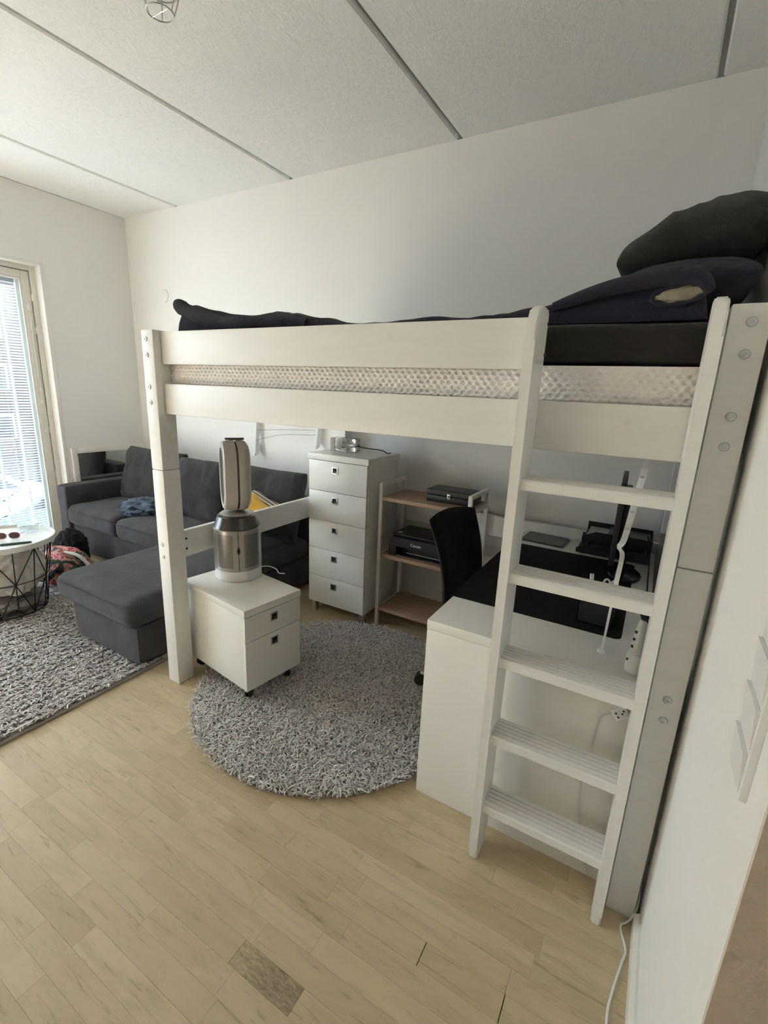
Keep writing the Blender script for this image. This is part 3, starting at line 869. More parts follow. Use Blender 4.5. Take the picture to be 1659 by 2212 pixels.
MB().heap(tr(tx, ty, .285) @ rot('Z', 40) @ sc(.200, .200, .158), 6, .26, 1.7, 9, -.85).build('fleece', 'cream_cloth', bk, sharp=80)
bk2 = thing('grey_throw', 'grey and white throw lying under the cream fleece', 'blanket', (tx, ty, .05))
MB().heap(tr(tx, ty, .092) @ rot('Z', 10) @ sc(.165, .165, .045), 6, .35, 2.6, 14, -.8).build('throw', 'grey_cloth', bk2, sharp=80)
# things on the tray
zt2 = zt + .0005
sg = thing('sunglasses', 'rose-framed sunglasses with dark lenses on the tray table', 'sunglasses', (-3.33, 1.205, zt2), math.radians(52))
for sgn in (-1, 1):
    pts = []
    for i in range(28):
        a = 2 * PI * i / 28
        pts.append((sgn * .034 + .028 * math.copysign(abs(math.cos(a)) ** .8, math.cos(a)), -.0, .024 + .020 * math.copysign(abs(math.sin(a)) ** .9, math.sin(a))))
    MB().tube(pts, .0022, 6, True).build('rim', 'rose', sg, local=True)
    lb = MB(); lb.prism([(p[0], p[2]) for p in pts], 1, -.0008, .0008); lb.build('lens', 'lens', sg, local=True)
    MB().tube(spline([(sgn * .064, 0, .032), (sgn * .068, .04, .026), (sgn * .05, .10, .008)], 6), .002, 6).build('temple', 'rose', sg, local=True)
MB().tube(spline([(-.008, 0, .030), (0, -.002, .034), (.008, 0, .030)], 5), .002, 6).build('bridge', 'rose', sg, local=True)
tb = thing('plastic_tub', 'clear plastic tub with a lid on the tray table', 'tub', (-3.42, 1.355, zt2))
MB().lathe([(.001, .001), (.050, .001), (.056, .045), (.058, .046), (.054, .046), (.049, .003), (.001, .003)], 40, (0, 0, 0), cap=False).build('tub', 'clear', tb, local=True)
MB().lathe([(.062, .044), (.063, .052), (.058, .056), (.054, .052), (.001, .051), (.001, .049), (.056, .049), (.060, .044)], 40, (0, 0, 0), cap=False).build('lid', 'clear', tb, local=True)
pn = thing('pen_case', 'slim dark green pen case on the tray edge', 'case', (-3.19, 1.19, zt2), math.radians(62))
MB().prism([(-.075, -.010), (.055, -.012), (.078, 0), (.055, .012), (-.075, .010)], 2, 0, .012, .003).build('case', 'green', pn, local=True)
# bags on the floor behind the basket
bg_ = thing('patterned_bag', 'pink, green and black patterned cloth bag slumped on the rug', 'bag', (-3.22, 1.62, .03))
MB().heap(tr(-3.53, 1.56, .150) @ rot('Z', 10) @ sc(.215, .14, .125), 5, .28, 1.7, 3, -.9).build('bag_body', 'pattern', bg_, sharp=80)
MB().tube(spline([(-3.45, 1.56, .27), (-3.34, 1.60, .25), (-3.27, 1.63, .16), (-3.25, 1.64, .045)], 8), .012, 8).build('strap', 'cream_cloth', bg_, sharp=80)
bg2 = thing('black_bag', 'black fabric bag behind the wire basket', 'bag', (-3.62, 1.55, .03))
MB().heap(tr(-3.78, 1.76, .17) @ sc(.15, .10, .15), 5, .25, 1.8, 8, -.88).build('bag_body', 'chair_fabric', bg2, sharp=80)


# ================================================================== RUGS
def pile(name, mat, parent, P, L, Wd, lean, bend, z0, tone, seed):
    """tufts: each a bent four-sided strand; P is (n,2) of root points"""
    r = np.random.default_rng(seed); n = len(P)
    ang = r.uniform(0, 2 * PI, n); d = np.stack([np.cos(ang), np.sin(ang)], 1) * r.uniform(.3, 1, (n, 1)) * lean + bend
    L_ = L * r.uniform(.7, 1.25, n)
    segs = 3
    side = np.stack([-np.sin(ang + .6), np.cos(ang + .6)], 1)
    V = np.zeros((n, (segs + 1) * 2, 3))
    curl = r.normal(0, .5, (n, 2))
    for k_ in range(segs + 1):
        t = k_ / segs
        c2 = P + d * (t ** 1.4)[None] * L_[:, None] if False else P + (d * (t ** 1.4) + curl * (t ** 2.5) * .6) * L_[:, None]
        zz = z0 + L_ * (np.sin(t * 1.9) * .72 * np.clip(1.05 - .35 * np.linalg.norm(d, axis=1), .25, 1))
        w = Wd * (1 - .45 * t ** 2)
        V[:, 2 * k_, :2] = c2 + side * w; V[:, 2 * k_ + 1, :2] = c2 - side * w
        V[:, 2 * k_, 2] = zz; V[:, 2 * k_ + 1, 2] = zz
    base = (np.arange(n) * (segs + 1) * 2)[:, None, None]
    q = np.array([[2 * k_, 2 * k_ + 1, 2 * k_ + 3, 2 * k_ + 2] for k_ in range(segs)])[None]
    F = (base + q).reshape(-1, 4)
    Vf = V.reshape(-1, 3) - np.array(LOC[parent.name])
    me = bpy.data.meshes.new(name)
    me.vertices.add(len(Vf)); me.vertices.foreach_set('co', Vf.astype(np.float32).ravel())
    me.loops.add(F.size); me.loops.foreach_set('vertex_index', F.astype(np.int32).ravel())
    me.polygons.add(len(F)); me.polygons.foreach_set('loop_start', (np.arange(len(F)) * 4).astype(np.int32))
    me.update(calc_edges=True); me.validate()
    me.polygons.foreach_set('use_smooth', [True] * len(me.polygons))
    a = me.attributes.new('tone', 'FLOAT', 'POINT')
    a.data.foreach_set('value', np.repeat(tone, (segs + 1) * 2).astype(np.float32))
    me.materials.append(MT[mat])
    return tag(piece(me, name, parent), kind='stuff')


rr = thing('round_rug', 'round grey shag rug under the loft bed', 'rug', (-1.2, 1.66, 0))
MB().lathe([(.001, .0005), (.645, .0005), (.650, .006), (.645, .012), (.001, .012)], 72, (-1.2, 1.66, 0), cap=False).build('backing', 'rug_base', rr)
n = 38000
rad = .655 * np.sqrt(rng.uniform(0, 1, n)); an = rng.uniform(0, 2 * PI, n)
P = np.stack([-1.2 + rad * np.cos(an), 1.66 + rad * np.sin(an)], 1)
tone = np.clip(rng.normal(.5, .22, n), 0, 1)
pile('pile', 'yarn_grey', rr, P, .036, .0031, .85, np.array([0, 0]), .008, tone, 1)

rg = thing('shag_rug', 'rectangular beige-grey ridged shag rug beneath the corner sofa', 'rug', (-2.9, 1.0, 0))
RX0, RX1, RY0, RY1 = -4.0, -2.085, -.55, 1.93
MB().box(RX0, RX1, RY0, RY1, .0005, .012, .003).build('backing', 'rug_base', rg)
n = 48000
P = np.stack([rng.uniform(-3.75, RX1 - .006, n), rng.uniform(.25, RY1 - .01, n)], 1)
sp = .044
rowi = np.round(P[:, 0] / sp); P[:, 0] = np.clip(rowi * sp + (P[:, 0] - rowi * sp) * .34 + .004 * np.sin(P[:, 1] * 23 + rowi), RX0, RX1 - .004)
keep = ~((P[:, 0] > -2.67) & (P[:, 1] > 1.26) & (P[:, 0] < -2.11))
keep &= ~((P[:, 0] < -2.7) & (P[:, 1] > 1.98))
P = P[keep]; tone = np.clip(rng.normal(.55, .22, len(P)), 0, 1)
pile('pile', 'yarn_beige', rg, P, .034, .0042, .38, np.array([.05, -.62]), .008, tone, 2)

# ================================================================== ROLLING PEDESTAL AND FAN
def handle(parent, T):
    """square recessed metal pull in the XZ plane, front towards -Y"""
    h = MB()
    a, c = .021, .006
    for bb in ((-a, a, a - c, a), (-a, a, -a, -a + c), (-a, -a + c, -a + c, a - c), (a - c, a, -a + c, a - c)):
        h.box(bb[0], bb[1], -.004, .0, bb[2], bb[3], .001)
    h.xf(T); o = h.build('handle', 'steel', parent, local=True)
    MB().box(-a + c, a - c, -.0022, -.0008, -a + c, a - c).xf(T).build('recess', 'hole', o, local=True)
    MB().box(-.004, a - c, -.0035, -.002, -a + c, -.004).xf(T).build('tongue', 'dark_metal', o, local=True)
    return o


ped = thing('drawer_pedestal', 'low white two-drawer pedestal on black casters', 'cabinet', (-1.428, 1.309, .03), math.radians(-8))
# local: x leftwards is negative, drawers face +X; front corner at the origin
PD, PW, PH = .512, .325, .470
MB().box(-PD + .006, -.022, .004, PW - .004, .068, PH - .036, .001).build('body', 'white', ped, local=True)
MB().box(-PD, 0, 0, PW, PH - .034, PH, .002).build('top', 'white', ped, local=True)
TD = rot('Z', 90)
for z0, z1 in ((.312, .432), (.066, .309)):
    d_ = MB().box(-.020, -.002, .003, PW - .003, z0, z1, .0015).build('drawer', 'white', ped, local=True)
    handle(d_, tr(-.002, PW * .5, z1 - .042) @ TD)


def caster(parent, x, y, rz_=0, r=.025, z=0):
    T_ = tr(x, y, z) @ rot('Z', rz_)
    o = MB().tube([(-.011, 0, r), (-.004, 0, r)], r, 18).tube([(.004, 0, r), (.011, 0, r)], r, 18).xf(T_).build('caster', 'black', parent, local=True)
    MB().prism([(-.022, r * .9), (.020, r * .9), (.018, r * 2.1), (-.010, r * 2.35), (-.024, r * 1.9)], 0, -.013, .013, .002).xf(T_).build('caster_hood', 'black', o, local=True)
    MB().cyl((0, .006, r * 2), (0, .006, r * 2.35 + .01), .006, 10).xf(T_).build('stem', 'steel', o, local=True)
    return o


for x, y, a in ((-.05, .05, 30), (-.05, PW - .05, 60), (-PD + .06, .05, 10), (-PD + .06, PW - .05, 80)): caster(ped, x, y, a, .0275, 0)

fx_, fy_, fz_ = -1.764, 1.594, .5005
fan = thing('purifying_fan', 'bladeless purifying fan with perforated nickel base on the pedestal', 'fan', (fx_, fy_, fz_))
ang_cam = math.atan2(-fy_, -fx_)          # towards the viewer's side of the room
R_ = .114
MB().lathe([(.001, 0), (R_ - .004, 0), (R_, .004), (R_, .055), (R_ - .003, .056), (.001, .056)], 64, cap=False).build('base', 'white_plastic', fan, local=True)
MB().lathe([(R_ - .010, .054), (R_ + .0005, .056), (R_ + .0015, .062), (R_ + .0015, .262), (R_ - .006, .268), (R_ - .02, .268)], 64, cap=False).build('shell', 'fan_grey', fan, local=True)
MB().lathe([(R_ - .004, .266), (R_ - .0005, .268), (R_ - .020, .322), (R_ - .032, .330), (.001, .334)], 64, cap=False).build('dark_collar', 'fan_dark', fan, local=True)
MB().lathe([(R_ - .034, .328), (R_ - .032, .331), (R_ - .046, .340), (.001, .345)], 64, cap=False).build('neck', 'fan_grey', fan, local=True)
# slit and latch of the filter shells
a0 = ang_cam + .02
sl = MB().box(R_ - .001, R_ + .0022, -.0012, .0012, .062, .262).xf(Matrix.Rotation(a0, 4, 'Z')).build('slit', 'hole', fan, local=True)
MB().lathe([(.001, 0), (.0075, 0), (.0075, .002), (.001, .002)], 20, mat=sc(1, 1, 1), cap=False).xf(Matrix.Rotation(a0, 4, 'Z') @ tr(R_ + .0015, 0, .165) @ rot('Y', 90) @ sc(2.2, 1, 1)).build('latch', 'black', fan, local=True)
hv, hf = [], []
for side, a_lo, a_hi in ((1, .24, .95), (-1, .24, 1.0)):
    ncol = 17; nrow = 44
    for i in range(nrow):
        for j in range(ncol):
            t = j + (.5 if i % 2 else 0)
            a = a0 - side * (a_lo + (a_hi - a_lo) * t / ncol); z = .076 + i * .0039
            rad_ = .0017
            c = Vector((math.cos(a), math.sin(a), 0)); tgn = Vector((-math.sin(a), math.cos(a), 0))
            i0 = len(hv)
            for q in range(6):
                th = 2 * PI * q / 6
                pnt = c * (R_ + .0019) + tgn * rad_ * math.cos(th) + Vector((0, 0, z + rad_ * .85 * math.sin(th)))
                hv.append(pnt)
            hf.append(tuple(range(i0, i0 + 6)))
me = bpy.data.meshes.new('perforation'); me.from_pydata([tuple(v) for v in hv], [], hf); me.materials.append(MT['hole'])
tag(piece(me, 'perforation', fan), kind='stuff')
# the loop head: stadium ring seen from its narrow side, facing the left of the viewer
hd_ang = ang_cam - math.radians(82)
T_ = tr(0, 0, 0) @ Matrix.Rotation(hd_ang, 4, 'Z')     # local +X is the facing direction
zc0, zc1, hw = .350 + .095, .690 - .095, .095


def stadium(rad, n=16):
    pts = []
    for i in range(n + 1):
        a = PI * i / n; pts.append((rad * math.cos(a), zc1 + rad * math.sin(a)))
    for i in range(n + 1):
        a = PI + PI * i / n; pts.append((rad * math.cos(a), zc0 + rad * math.sin(a)))
    return pts


def loop(prof, name, mat):
    """prof: closed (depth x, radius) outline swept round the stadium"""
    b_ = MB(); rings = [[b_.bm.verts.new((x, p[0], p[1])) for p in stadium(r)] for x, r in prof]
    n_ = len(rings[0])
    for i in range(len(rings)):
        a, c = rings[i], rings[(i + 1) % len(rings)]
        for j in range(n_): b_.bm.faces.new((a[j], a[(j + 1) % n_], c[(j + 1) % n_], c[j]))
    b_.xf(T_); return b_.build(name, mat, fan, local=True, sharp=50)


loop([(.062, .064), (.062, .086), (.058, .093), (.004, .100), (.004, .090), (.016, .068)], 'loop_front', 'headbronze')
loop([(-.006, .099), (-.030, .100), (-.050, .093), (-.062, .076), (-.058, .064), (-.006, .070)], 'loop_back', 'headbronze')
loop([(.006, .092), (-.008, .092), (-.008, .072), (.006, .072)], 'groove', 'fan_dark')
loop([(.0635, .065), (.0635, .084), (.0615, .084), (.0615, .065)], 'face_ring', 'white_plastic')
MB().box(-.046, .042, -.012, .012, zc1 + .0995, zc1 + .1085, .0025).xf(T_).build('remote', 'dark_metal', fan, local=True)
MB().tube(spline([(.02, .112, .006), (.06, .16, .003), (.12, .15, .003), (.17, .11, .0035), (.20, .12, .003)], 8), .0028, 6).xf(Matrix.Rotation(.1, 4, 'Z')).build('cable', 'white_plastic', fan, local=True)

# ================================================================== TALL CHEST, LAMP
ch = thing('drawer_chest', 'tall white five-drawer chest with square metal pulls', 'chest', (-1.42, 2.27, 0))
CX0, CX1, CY0, CY1 = -1.852, -1.420, 2.268, 2.640
MB().box(CX0 + .003, CX1, CY0 + .020, CY1, .080, 1.030, .001).build('body', 'white', ch)
MB().box(CX0 - .006, CX1 + .006, CY0 - .004, CY1 + .004, 1.030, 1.067, .002).build('top', 'white', ch)
off = Vector(LOC[ch.name])
for i in range(5):
    z1 = 1.026 - i * .1895; z0 = z1 - .1865
    d_ = MB().box(CX0 + .001, CX1 - .004, CY0, CY0 + .019, z0, z1, .0015).build('drawer', 'white', ch)
    handle(d_, tr(-1.651 - off.x, CY0 - off.y, z1 - .052 - off.z))
for x in (CX0 + .025, CX1 - .025):
    for y in (CY0 + .035, CY1 - .035):
        MB().box(x - .018, x + .018, y - .018, y + .018, 0, .080, .002).build('leg', 'steel', ch)
lp = thing('block_lamp', 'clear glass block lamp with a bulb inside on the tall chest', 'lamp', (-1.72, 2.47, 1.068))
LT = tr(-1.712, 2.455, 1.1125) @ rot('Z', 4)
MB().box(-.082, -.001, -.052, .052, -.0435, .0435, .007, 3).xf(LT).build('glass_half', 'ice', lp)
MB().box(.001, .082, -.052, .052, -.0435, .0435, .007, 3).xf(LT).build('glass_half', 'ice', lp)
MB().lathe([(.001, -.062), (.018, -.058), (.030, -.045), (.034, -.028), (.030, -.010), (.018, .010), (.013, .030), (.013, .050), (.001, .052)], 24, cap=False).xf(LT @ rot('Y', 90)).build('bulb', 'bulb', lp)
MB().cyl((.050, 0, 0), (.0835, 0, 0), .015, 16).xf(LT).build('socket', 'steel', lp)
MB().tube(spline([(-1.628, 2.462, 1.112), (-1.59, 2.465, 1.105), (-1.53, 2.48, 1.100), (-1.475, 2.52, 1.092), (-1.455, 2.55, 1.074), (-1.46, 2.60, 1.071)], 8), .003, 8).build('cord', 'black_wire', lp)

# ================================================================== SHELF UNIT
su = thing('shelf_unit', 'white metal frame shelf unit with three oak boards', 'shelf', (-1.1, 2.52, 0))
SX0, SX1, SY0, SY1 = -1.384, -.806, 2.350, 2.655
for x in (SX0, SX1 - .022):
    for y in (SY0, SY1 - .022):
        MB().box(x, x + .022, y, y + .022, 0, .925, .002).build('leg', 'white_edge', su)
    MB().box(x, x + .022, SY0 + .022, SY1 - .022, .903, .925, .002).build('top_bar', 'white_edge', su)
for zt_ in (.842, .484, .128):
    MB().box(SX0 + .022, SX1 - .022, SY0 + .002, SY1 - .002, zt_ - .022, zt_, .002).build('shelf_board', 'oak', su)
    for x in (SX0, SX1 - .022): MB().box(x, x + .022, SY0 + .022, SY1 - .022, zt_ - .030, zt_ - .008, .002).build('side_bar', 'white_edge', su)
cb = thing('cash_box', 'black lidded box with a silver latch on the top shelf', 'box', (-.98, 2.52, .8425))
BX0, BX1, BY0, BY1, BZ = -1.118, -.836, 2.445, 2.600, .8425
MB().box(BX0, BX1, BY0, BY1, BZ, BZ + .038, .004).build('base', 'black', cb)
MB().box(BX0 - .001, BX1 + .001, BY0 - .001, BY1 + .001, BZ + .040, BZ + .072, .007, 3).build('lid', 'black', cb)
la = MB().box(-.988, -.968, BY0 - .006, BY0, BZ + .026, BZ + .056, .004).build('latch', 'steel', cb)
MB().box(-.982, -.974, BY0 - .0075, BY0 - .0055, BZ + .034, BZ + .048, .001).build('latch_slot', 'hole', la)
pr = thing('printer', 'black inkjet printer on the middle shelf', 'printer', (-1.1, 2.5, .4845))
QX0, QX1, QY0, QY1, QZ = -1.318, -.905, 2.372, 2.640, .4845
MB().prism([(QX0, QZ), (QX0, QZ + .075), (QX0 + .012, QZ + .110), (QX0 + .03, QZ + .118), (QX1 - .03, QZ + .118), (QX1 - .012, QZ + .110), (QX1, QZ + .075), (QX1, QZ), (QX1 - .05, QZ), (QX1 - .05, QZ + .068), (QX0 + .05, QZ + .068), (QX0 + .05, QZ)], 1, QY0, QY0 + .06, .004).build('front', 'black', pr)
MB().box(QX0 + .002, QX1 - .002, QY0 + .055, QY1, QZ, QZ + .118, .012, 3).build('body', 'black', pr)
MB().box(QX0 + .012, QX1 - .012, QY0 + .03, QY1 - .02, QZ + .119, QZ + .134, .006).build('scanner_lid', 'black', pr)
MB().box(QX0 + .06, QX1 - .06, QY0 + .012, QY0 + .05, QZ + .004, QZ + .010, .002).build('paper_tray', 'black_gloss', pr)
MB().box(QX0 + .12, QX1 - .06, QY0 + .010, QY0 + .013, QZ + .030, QZ + .032).build('tray_trim', 'silver', pr)
MB().box(QX0 + .03, QX0 + .055, QY0 + .05, QY0 + .08, QZ + .1335, QZ + .136, .001).build('power_button', 'grey_plastic', pr)


def lettering(txt, size, T, mat, parent, name='lettering'):
    cu = bpy.data.curves.new('txt', 'FONT'); cu.body = txt; cu.size = size; cu.extrude = .0004; cu.align_x = 'CENTER'; cu.resolution_u = 3; cu.offset = size * .02
    o = bpy.data.objects.new('txt', cu); COL.objects.link(o)
    dg = bpy.context.evaluated_depsgraph_get(); me_ = bpy.data.meshes.new_from_object(o.evaluated_get(dg))
    bpy.data.objects.remove(o); bpy.data.curves.remove(cu)
    me_.transform(T); me_.materials.clear(); me_.materials.append(MT[mat])
    return piece(me_, name, parent)


po = Vector(LOC[pr.name])
lettering('Canon', .026, tr(-1.135 - po.x, QY0 - .0006 - po.y, QZ + .080 - po.z) @ rot('X', 90), 'silver', pr)
MB().tube(spline([(-.93, 2.655, .52), (-.94, 2.70, .40), (-.98, 2.72, .24), (-1.08, 2.70, .17)], 8), .003, 6).build('power_cord', 'black_wire', pr)

# ================================================================== CHAIR
chair = thing('office_chair', 'black upholstered office chair turned to the desk', 'chair', (-.60, 1.99, .03))
cxo, cyo = -.60, 1.99
bk_ = MB(); b = bmesh.new()
NU, NV = 18, 22
# back shell corners (bottom-near, bottom-far, top-near, top-far)
pbn, pbf = Vector((-.690, 1.775, .50)), Vector((-.618, 2.020, .50))
ptn, ptf = Vector((-.790, 1.772, .925)), Vector((-.722, 2.150, .925))
grid = {}
for side in (0, 1):
    for i in range(NU + 1):
        for j in range(NV + 1):
            u, v_ = i / NU, j / NV
            uu = 2 * u - 1
            P0 = pbn.lerp(pbf, u); P1 = ptn.lerp(ptf, u); P_ = P0.lerp(P1, v_)
            P_.z += .022 * (1 - uu ** 2) * v_ ** 4 - .006 * v_ ** 6 * (uu > 0) * uu
            nrm = Vector((-.97, .20, -.2)).normalized()
            bow = .030 * (1 - uu ** 2) - .030 * math.sin(PI * v_) * 1.0
            ed = max(0, (1 - abs(uu) ** 8) * (1 - abs(2 * v_ - 1) ** 14)) ** .5
            P_ = P_ + nrm * (bow + (.022 * ed if side == 0 else -.022 * ed))
            grid[side, i, j] = b.verts.new(P_)
for i in range(NU):
    for j in range(NV):
        b.faces.new((grid[0, i, j], grid[0, i + 1, j], grid[0, i + 1, j + 1], grid[0, i, j + 1]))
        b.faces.new((grid[1, i, j], grid[1, i, j + 1], grid[1, i + 1, j + 1], grid[1, i + 1, j]))
bmesh.ops.remove_doubles(b, verts=b.verts[:], dist=.0006)
bk_.add(b); bk_.build('backrest', 'chair_fabric', chair, sharp=60)
MB().soft(cxo - .10, cxo + .24, cyo - .21, cyo + .21, .405, .48, .035, 10, .003, 3).build('seat', 'chair_fabric', chair)
MB().tube(spline([(cxo + .02, cyo, .39), (cxo - .06, cyo - .01, .40), (-.66, 1.91, .47), (-.70, 1.92, .60)], 8), .014, 8).build('back_bracket', 'black', chair)
MB().box(cxo - .06, cxo + .12, cyo - .07, cyo + .07, .375, .405, .006).build('seat_plate', 'black', chair)
hx_, hy_ = cxo + .03, cyo
MB().lathe([(.025, .11), (.025, .26), (.014, .26), (.014, .38)], 18, (hx_, hy_, 0)).build('gas_lift', 'steel', chair)
MB().lathe([(.030, .075), (.036, .09), (.030, .115)], 18, (hx_, hy_, 0)).build('hub', 'steel', chair)
for i in range(5):
    a = math.radians(196) + 2 * PI * i / 5
    d = Vector((math.cos(a), math.sin(a), 0)); e_ = Vector((hx_, hy_, 0)) + d * .285
    lg = MB().tube([Vector((hx_, hy_, .10)) + d * .02, Vector((hx_, hy_, .098)) + d * .16, e_ + Vector((0, 0, .088))], [.017, .014, .011], 10).build('base_leg', 'steel', chair)
    c_ = MB().tube([e_ + Vector((-d.y, d.x, 0)) * -.022 + Vector((0, 0, .056)), e_ + Vector((-d.y, d.x, 0)) * .022 + Vector((0, 0, .056))], .027, 18).build('caster', 'black', lg)

# ================================================================== DESK AND WHAT LIES ON IT
ZD = .707
desk = thing('desk', 'white board desk with solid end panels under the loft bed', 'desk', (-.25, 2.0, 0))
DX0, DX1, DY0, DY1 = -.578, .078, 1.3365, 2.660
MB().box(DX0, DX1, DY0, DY1, ZD - .034, ZD, .002).build('desktop', 'white', desk)
MB().box(DX0 + .001, DX1 - .001, DY0 + .001, DY0 + .034, 0, ZD - .035, .0015).build('end_panel', 'white', desk)
MB().box(DX0 + .001, DX1 - .001, DY1 - .036, DY1 - .002, 0, ZD - .035, .0015).build('end_panel', 'white', desk)
MB().box(DX1 - .06, DX1 - .042, DY0 + .035, DY1 - .037, .30, ZD - .035, .0015).build('modesty_panel', 'white', desk)

dm = thing('desk_mat', 'large black desk mat covering the desktop', 'mat', (-.3, 1.95, ZD))
pts = []
mx0, mx1, my0m, my1m, rc = -.586, .000, 1.565, 2.385, .025
for cx_, cy_, a_ in ((mx1 - rc, my0m + rc, -90), (mx1 - rc, my1m - rc, 0), (mx0 + rc, my1m - rc, 90), (mx0 + .004, my0m + .004, 180)):
    r_ = rc if a_ != 180 else .004
    for q in range(6):
        a = math.radians(a_ + 90 * q / 5); pts.append((cx_ + r_ * math.cos(a), cy_ + r_ * math.sin(a)))
MB().prism(pts, 2, ZD + .0004, ZD + .0034).build('mat', 'desk_mat', dm)
tbl = thing('tablet', 'dark grey tablet lying flat on the back of the desk', 'tablet', (-.44, 2.54, ZD), math.radians(-3))
tp = []
for cx_, cy_, a_ in ((.095, -.075, -90), (.095, .075, 0), (-.095, .075, 90), (-.095, -.075, 180)):
    for q in range(5):
        a = math.radians(a_ + 90 * q / 4); tp.append((cx_ + .015 * math.cos(a), cy_ + .015 * math.sin(a)))
MB().prism(tp, 2, .0005, .008, .001).build('case', 'tablet', tbl, local=True)
MB().prism([(p_[0] * .93, p_[1] * .92) for p_ in tp], 2, .008, .0084).build('screen', 'dark_glass', tbl, local=True)

lt = thing('letter_tray', 'stacked black two-tier letter tray on the desk', 'letter tray', (-.12, 2.5, ZD))
for k_, z in enumerate((ZD + .004, ZD + .070)):
    dxs = .02 * k_
    x0, x1, y0, y1 = -.270 + dxs, .055, 2.425, 2.645
    t_r = MB(); t_r.box(x0, x1, y0, y1, z, z + .004)
    t_r.box(x0, x1, y1 - .004, y1, z, z + .05).box(x1 - .004, x1, y0, y1, z, z + .05)
    t_r.prism([(x0, z), (x1, z), (x1, z + .05), (x0 + .06, z + .05), (x0, z + .022)], 1, y0, y0 + .004)
    tr_ = t_r.build('tray', 'black', lt)
    for xx in (x0 + .03, x1 - .02):
        for yy_ in (y0 + .012, y1 - .012): MB().cyl((xx, yy_, z - .004 if k_ == 0 else z - .062), (xx, yy_, z), .005, 8).build('post', 'black', lt)
pp_ = thing('paper_stack', 'grey papers lying in the upper letter tray', 'papers', (-.1, 2.53, ZD))
MB().box(-.235, -.03, 2.435, 2.64, ZD + .0745, ZD + .094, .001).build('sheets', 'paper', pp_)
MB().box(-.14, .045, 2.45, 2.64, ZD + .0945, ZD + .106, .002).build('folder', 'tablet', pp_)

mo = thing('monitor', 'slim black monitor seen edge on, standing on the desk', 'monitor', (-.06, 2.3, ZD))
MT_ = tr(-.083, 2.020, 0) @ rot('Z', 2.4)
MB().box(-.012, .008, 0, .40, ZD + .095, ZD + .435, .004).xf(MT_).build('panel', 'black', mo)
MB().box(-.0135, -.0118, .008, .392, ZD + .105, ZD + .427).xf(MT_).build('screen', 'dark_glass', mo)
MB().box(.008, .034, .04, .36, ZD + .13, ZD + .38, .010).xf(MT_).build('rear_shell', 'black', mo)
MB().prism([(.030, ZD + .012), (.055, ZD + .012), (.050, ZD + .20), (.030, ZD + .22)], 1, .165, .235, .004).xf(MT_).build('stand', 'black_gloss', mo)
MB().lathe([(.001, 0), (.105, 0), (.107, .005), (.10, .010), (.03, .014), (.001, .014)], 40, (0, 0, 0), cap=False).xf(tr(-.035, 2.21, ZD + .0038) @ sc(.62, 1.0, 1)).build('foot', 'black_gloss', mo)
MB().tube(spline([(.03, 2.36, .86), (.045, 2.45, .80), (.055, 2.40, .735), (.058, 2.2, ZD + .004), (.06, 2.05, ZD + .004)], 8), .003, 6).build('cable', 'black_wire', mo)

oc = thing('desk_organizer', 'black open desk organizer box on the desk mat', 'organizer', (-.085, 1.70, ZD))
ox0, ox1, oy0, oy1, oz = -.145, -.035, 1.62, 1.73, ZD + .0038
w_ = MB(); w_.box(ox0, ox1, oy0, oy0 + .003, oz, oz + .085).box(ox0, ox1, oy1 - .003, oy1, oz, oz + .085).box(ox0, ox0 + .003, oy0, oy1, oz, oz + .085).box(ox1 - .003, ox1, oy0, oy1, oz, oz + .085).box(ox0, ox1, oy0, oy1, oz, oz + .003).box((ox0 + ox1) / 2 - .001, (ox0 + ox1) / 2 + .001, oy0, oy1, oz, oz + .07)
w_.build('box', 'black', oc)
MB().tube([(ox0, oy0, oz + .085), (ox1, oy0, oz + .085), (ox1, oy1, oz + .085), (ox0, oy1, oz + .085)], .002, 6, True).build('rim', 'black_gloss', oc)
sci = thing('scissors', 'grey handled scissors standing in the desk organizer', 'scissors', (-.055, 1.70, oz))
for dx in (-.012, .012):
    MB().tube([(-.062 + dx + .010 * math.cos(2 * PI * i / 14), 1.705, oz + .125 + .017 * math.sin(2 * PI * i / 14)) for i in range(14)], .0035, 6, True).build('handle', 'grey_plastic', sci)
MB().prism([(-.064, oz + .006), (-.060, oz + .006), (-.050, oz + .11), (-.074, oz + .11)], 1, 1.704, 1.707).build('blade', 'steel', sci)
mk = thing('marker_pen', 'silver and blue marker pen in the desk organizer', 'pen', (-.115, 1.69, oz))
MB().cyl((-.112, 1.672, oz + .006), (-.120, 1.675, oz + .13), .006, 10).build('barrel', 'navy_in', mk)
MB().cyl((-.1202, 1.675, oz + .131), (-.1225, 1.676, oz + .160), .0068, 10).build('cap', 'steel', mk)

ml = thing('gadget_bottle', 'white gadget with a row of dark buttons and navy tip on the desk', 'gadget', (.048, 1.385, ZD))
gx, gy = .046, 1.392
MB().lathe([(.001, 0), (.024, 0), (.026, .004), (.026, .050), (.022, .056), (.001, .056)], 28, (gx, gy, ZD + .0005), cap=False).build('base', 'white_plastic', ml)
MB().lathe([(.001, .056), (.022, .056), (.020, .075), (.012, .150), (.009, .160), (.001, .162)], 28, (gx, gy, ZD + .0005), cap=False).build('handle', 'grey_plastic', ml)
for i in range(3):
    z = .080 + i * .022; r_ = .020 - (z - .075) * .107
    MB().lathe([(.001, 0), (.0045, 0), (.004, .003), (.001, .003)], 12, cap=False).xf(tr(gx - r_ * .8, gy - r_ * .58, ZD + z) @ rot('Z', 36) @ rot('Y', -90)).build('button', 'black', ml)
MB().lathe([(.001, 0), (.004, 0), (.0035, .002), (.001, .002)], 12, cap=False).xf(tr(gx - .022, gy - .015, ZD + .040) @ rot('Z', 36) @ rot('Y', -90)).build('button', 'black', ml)
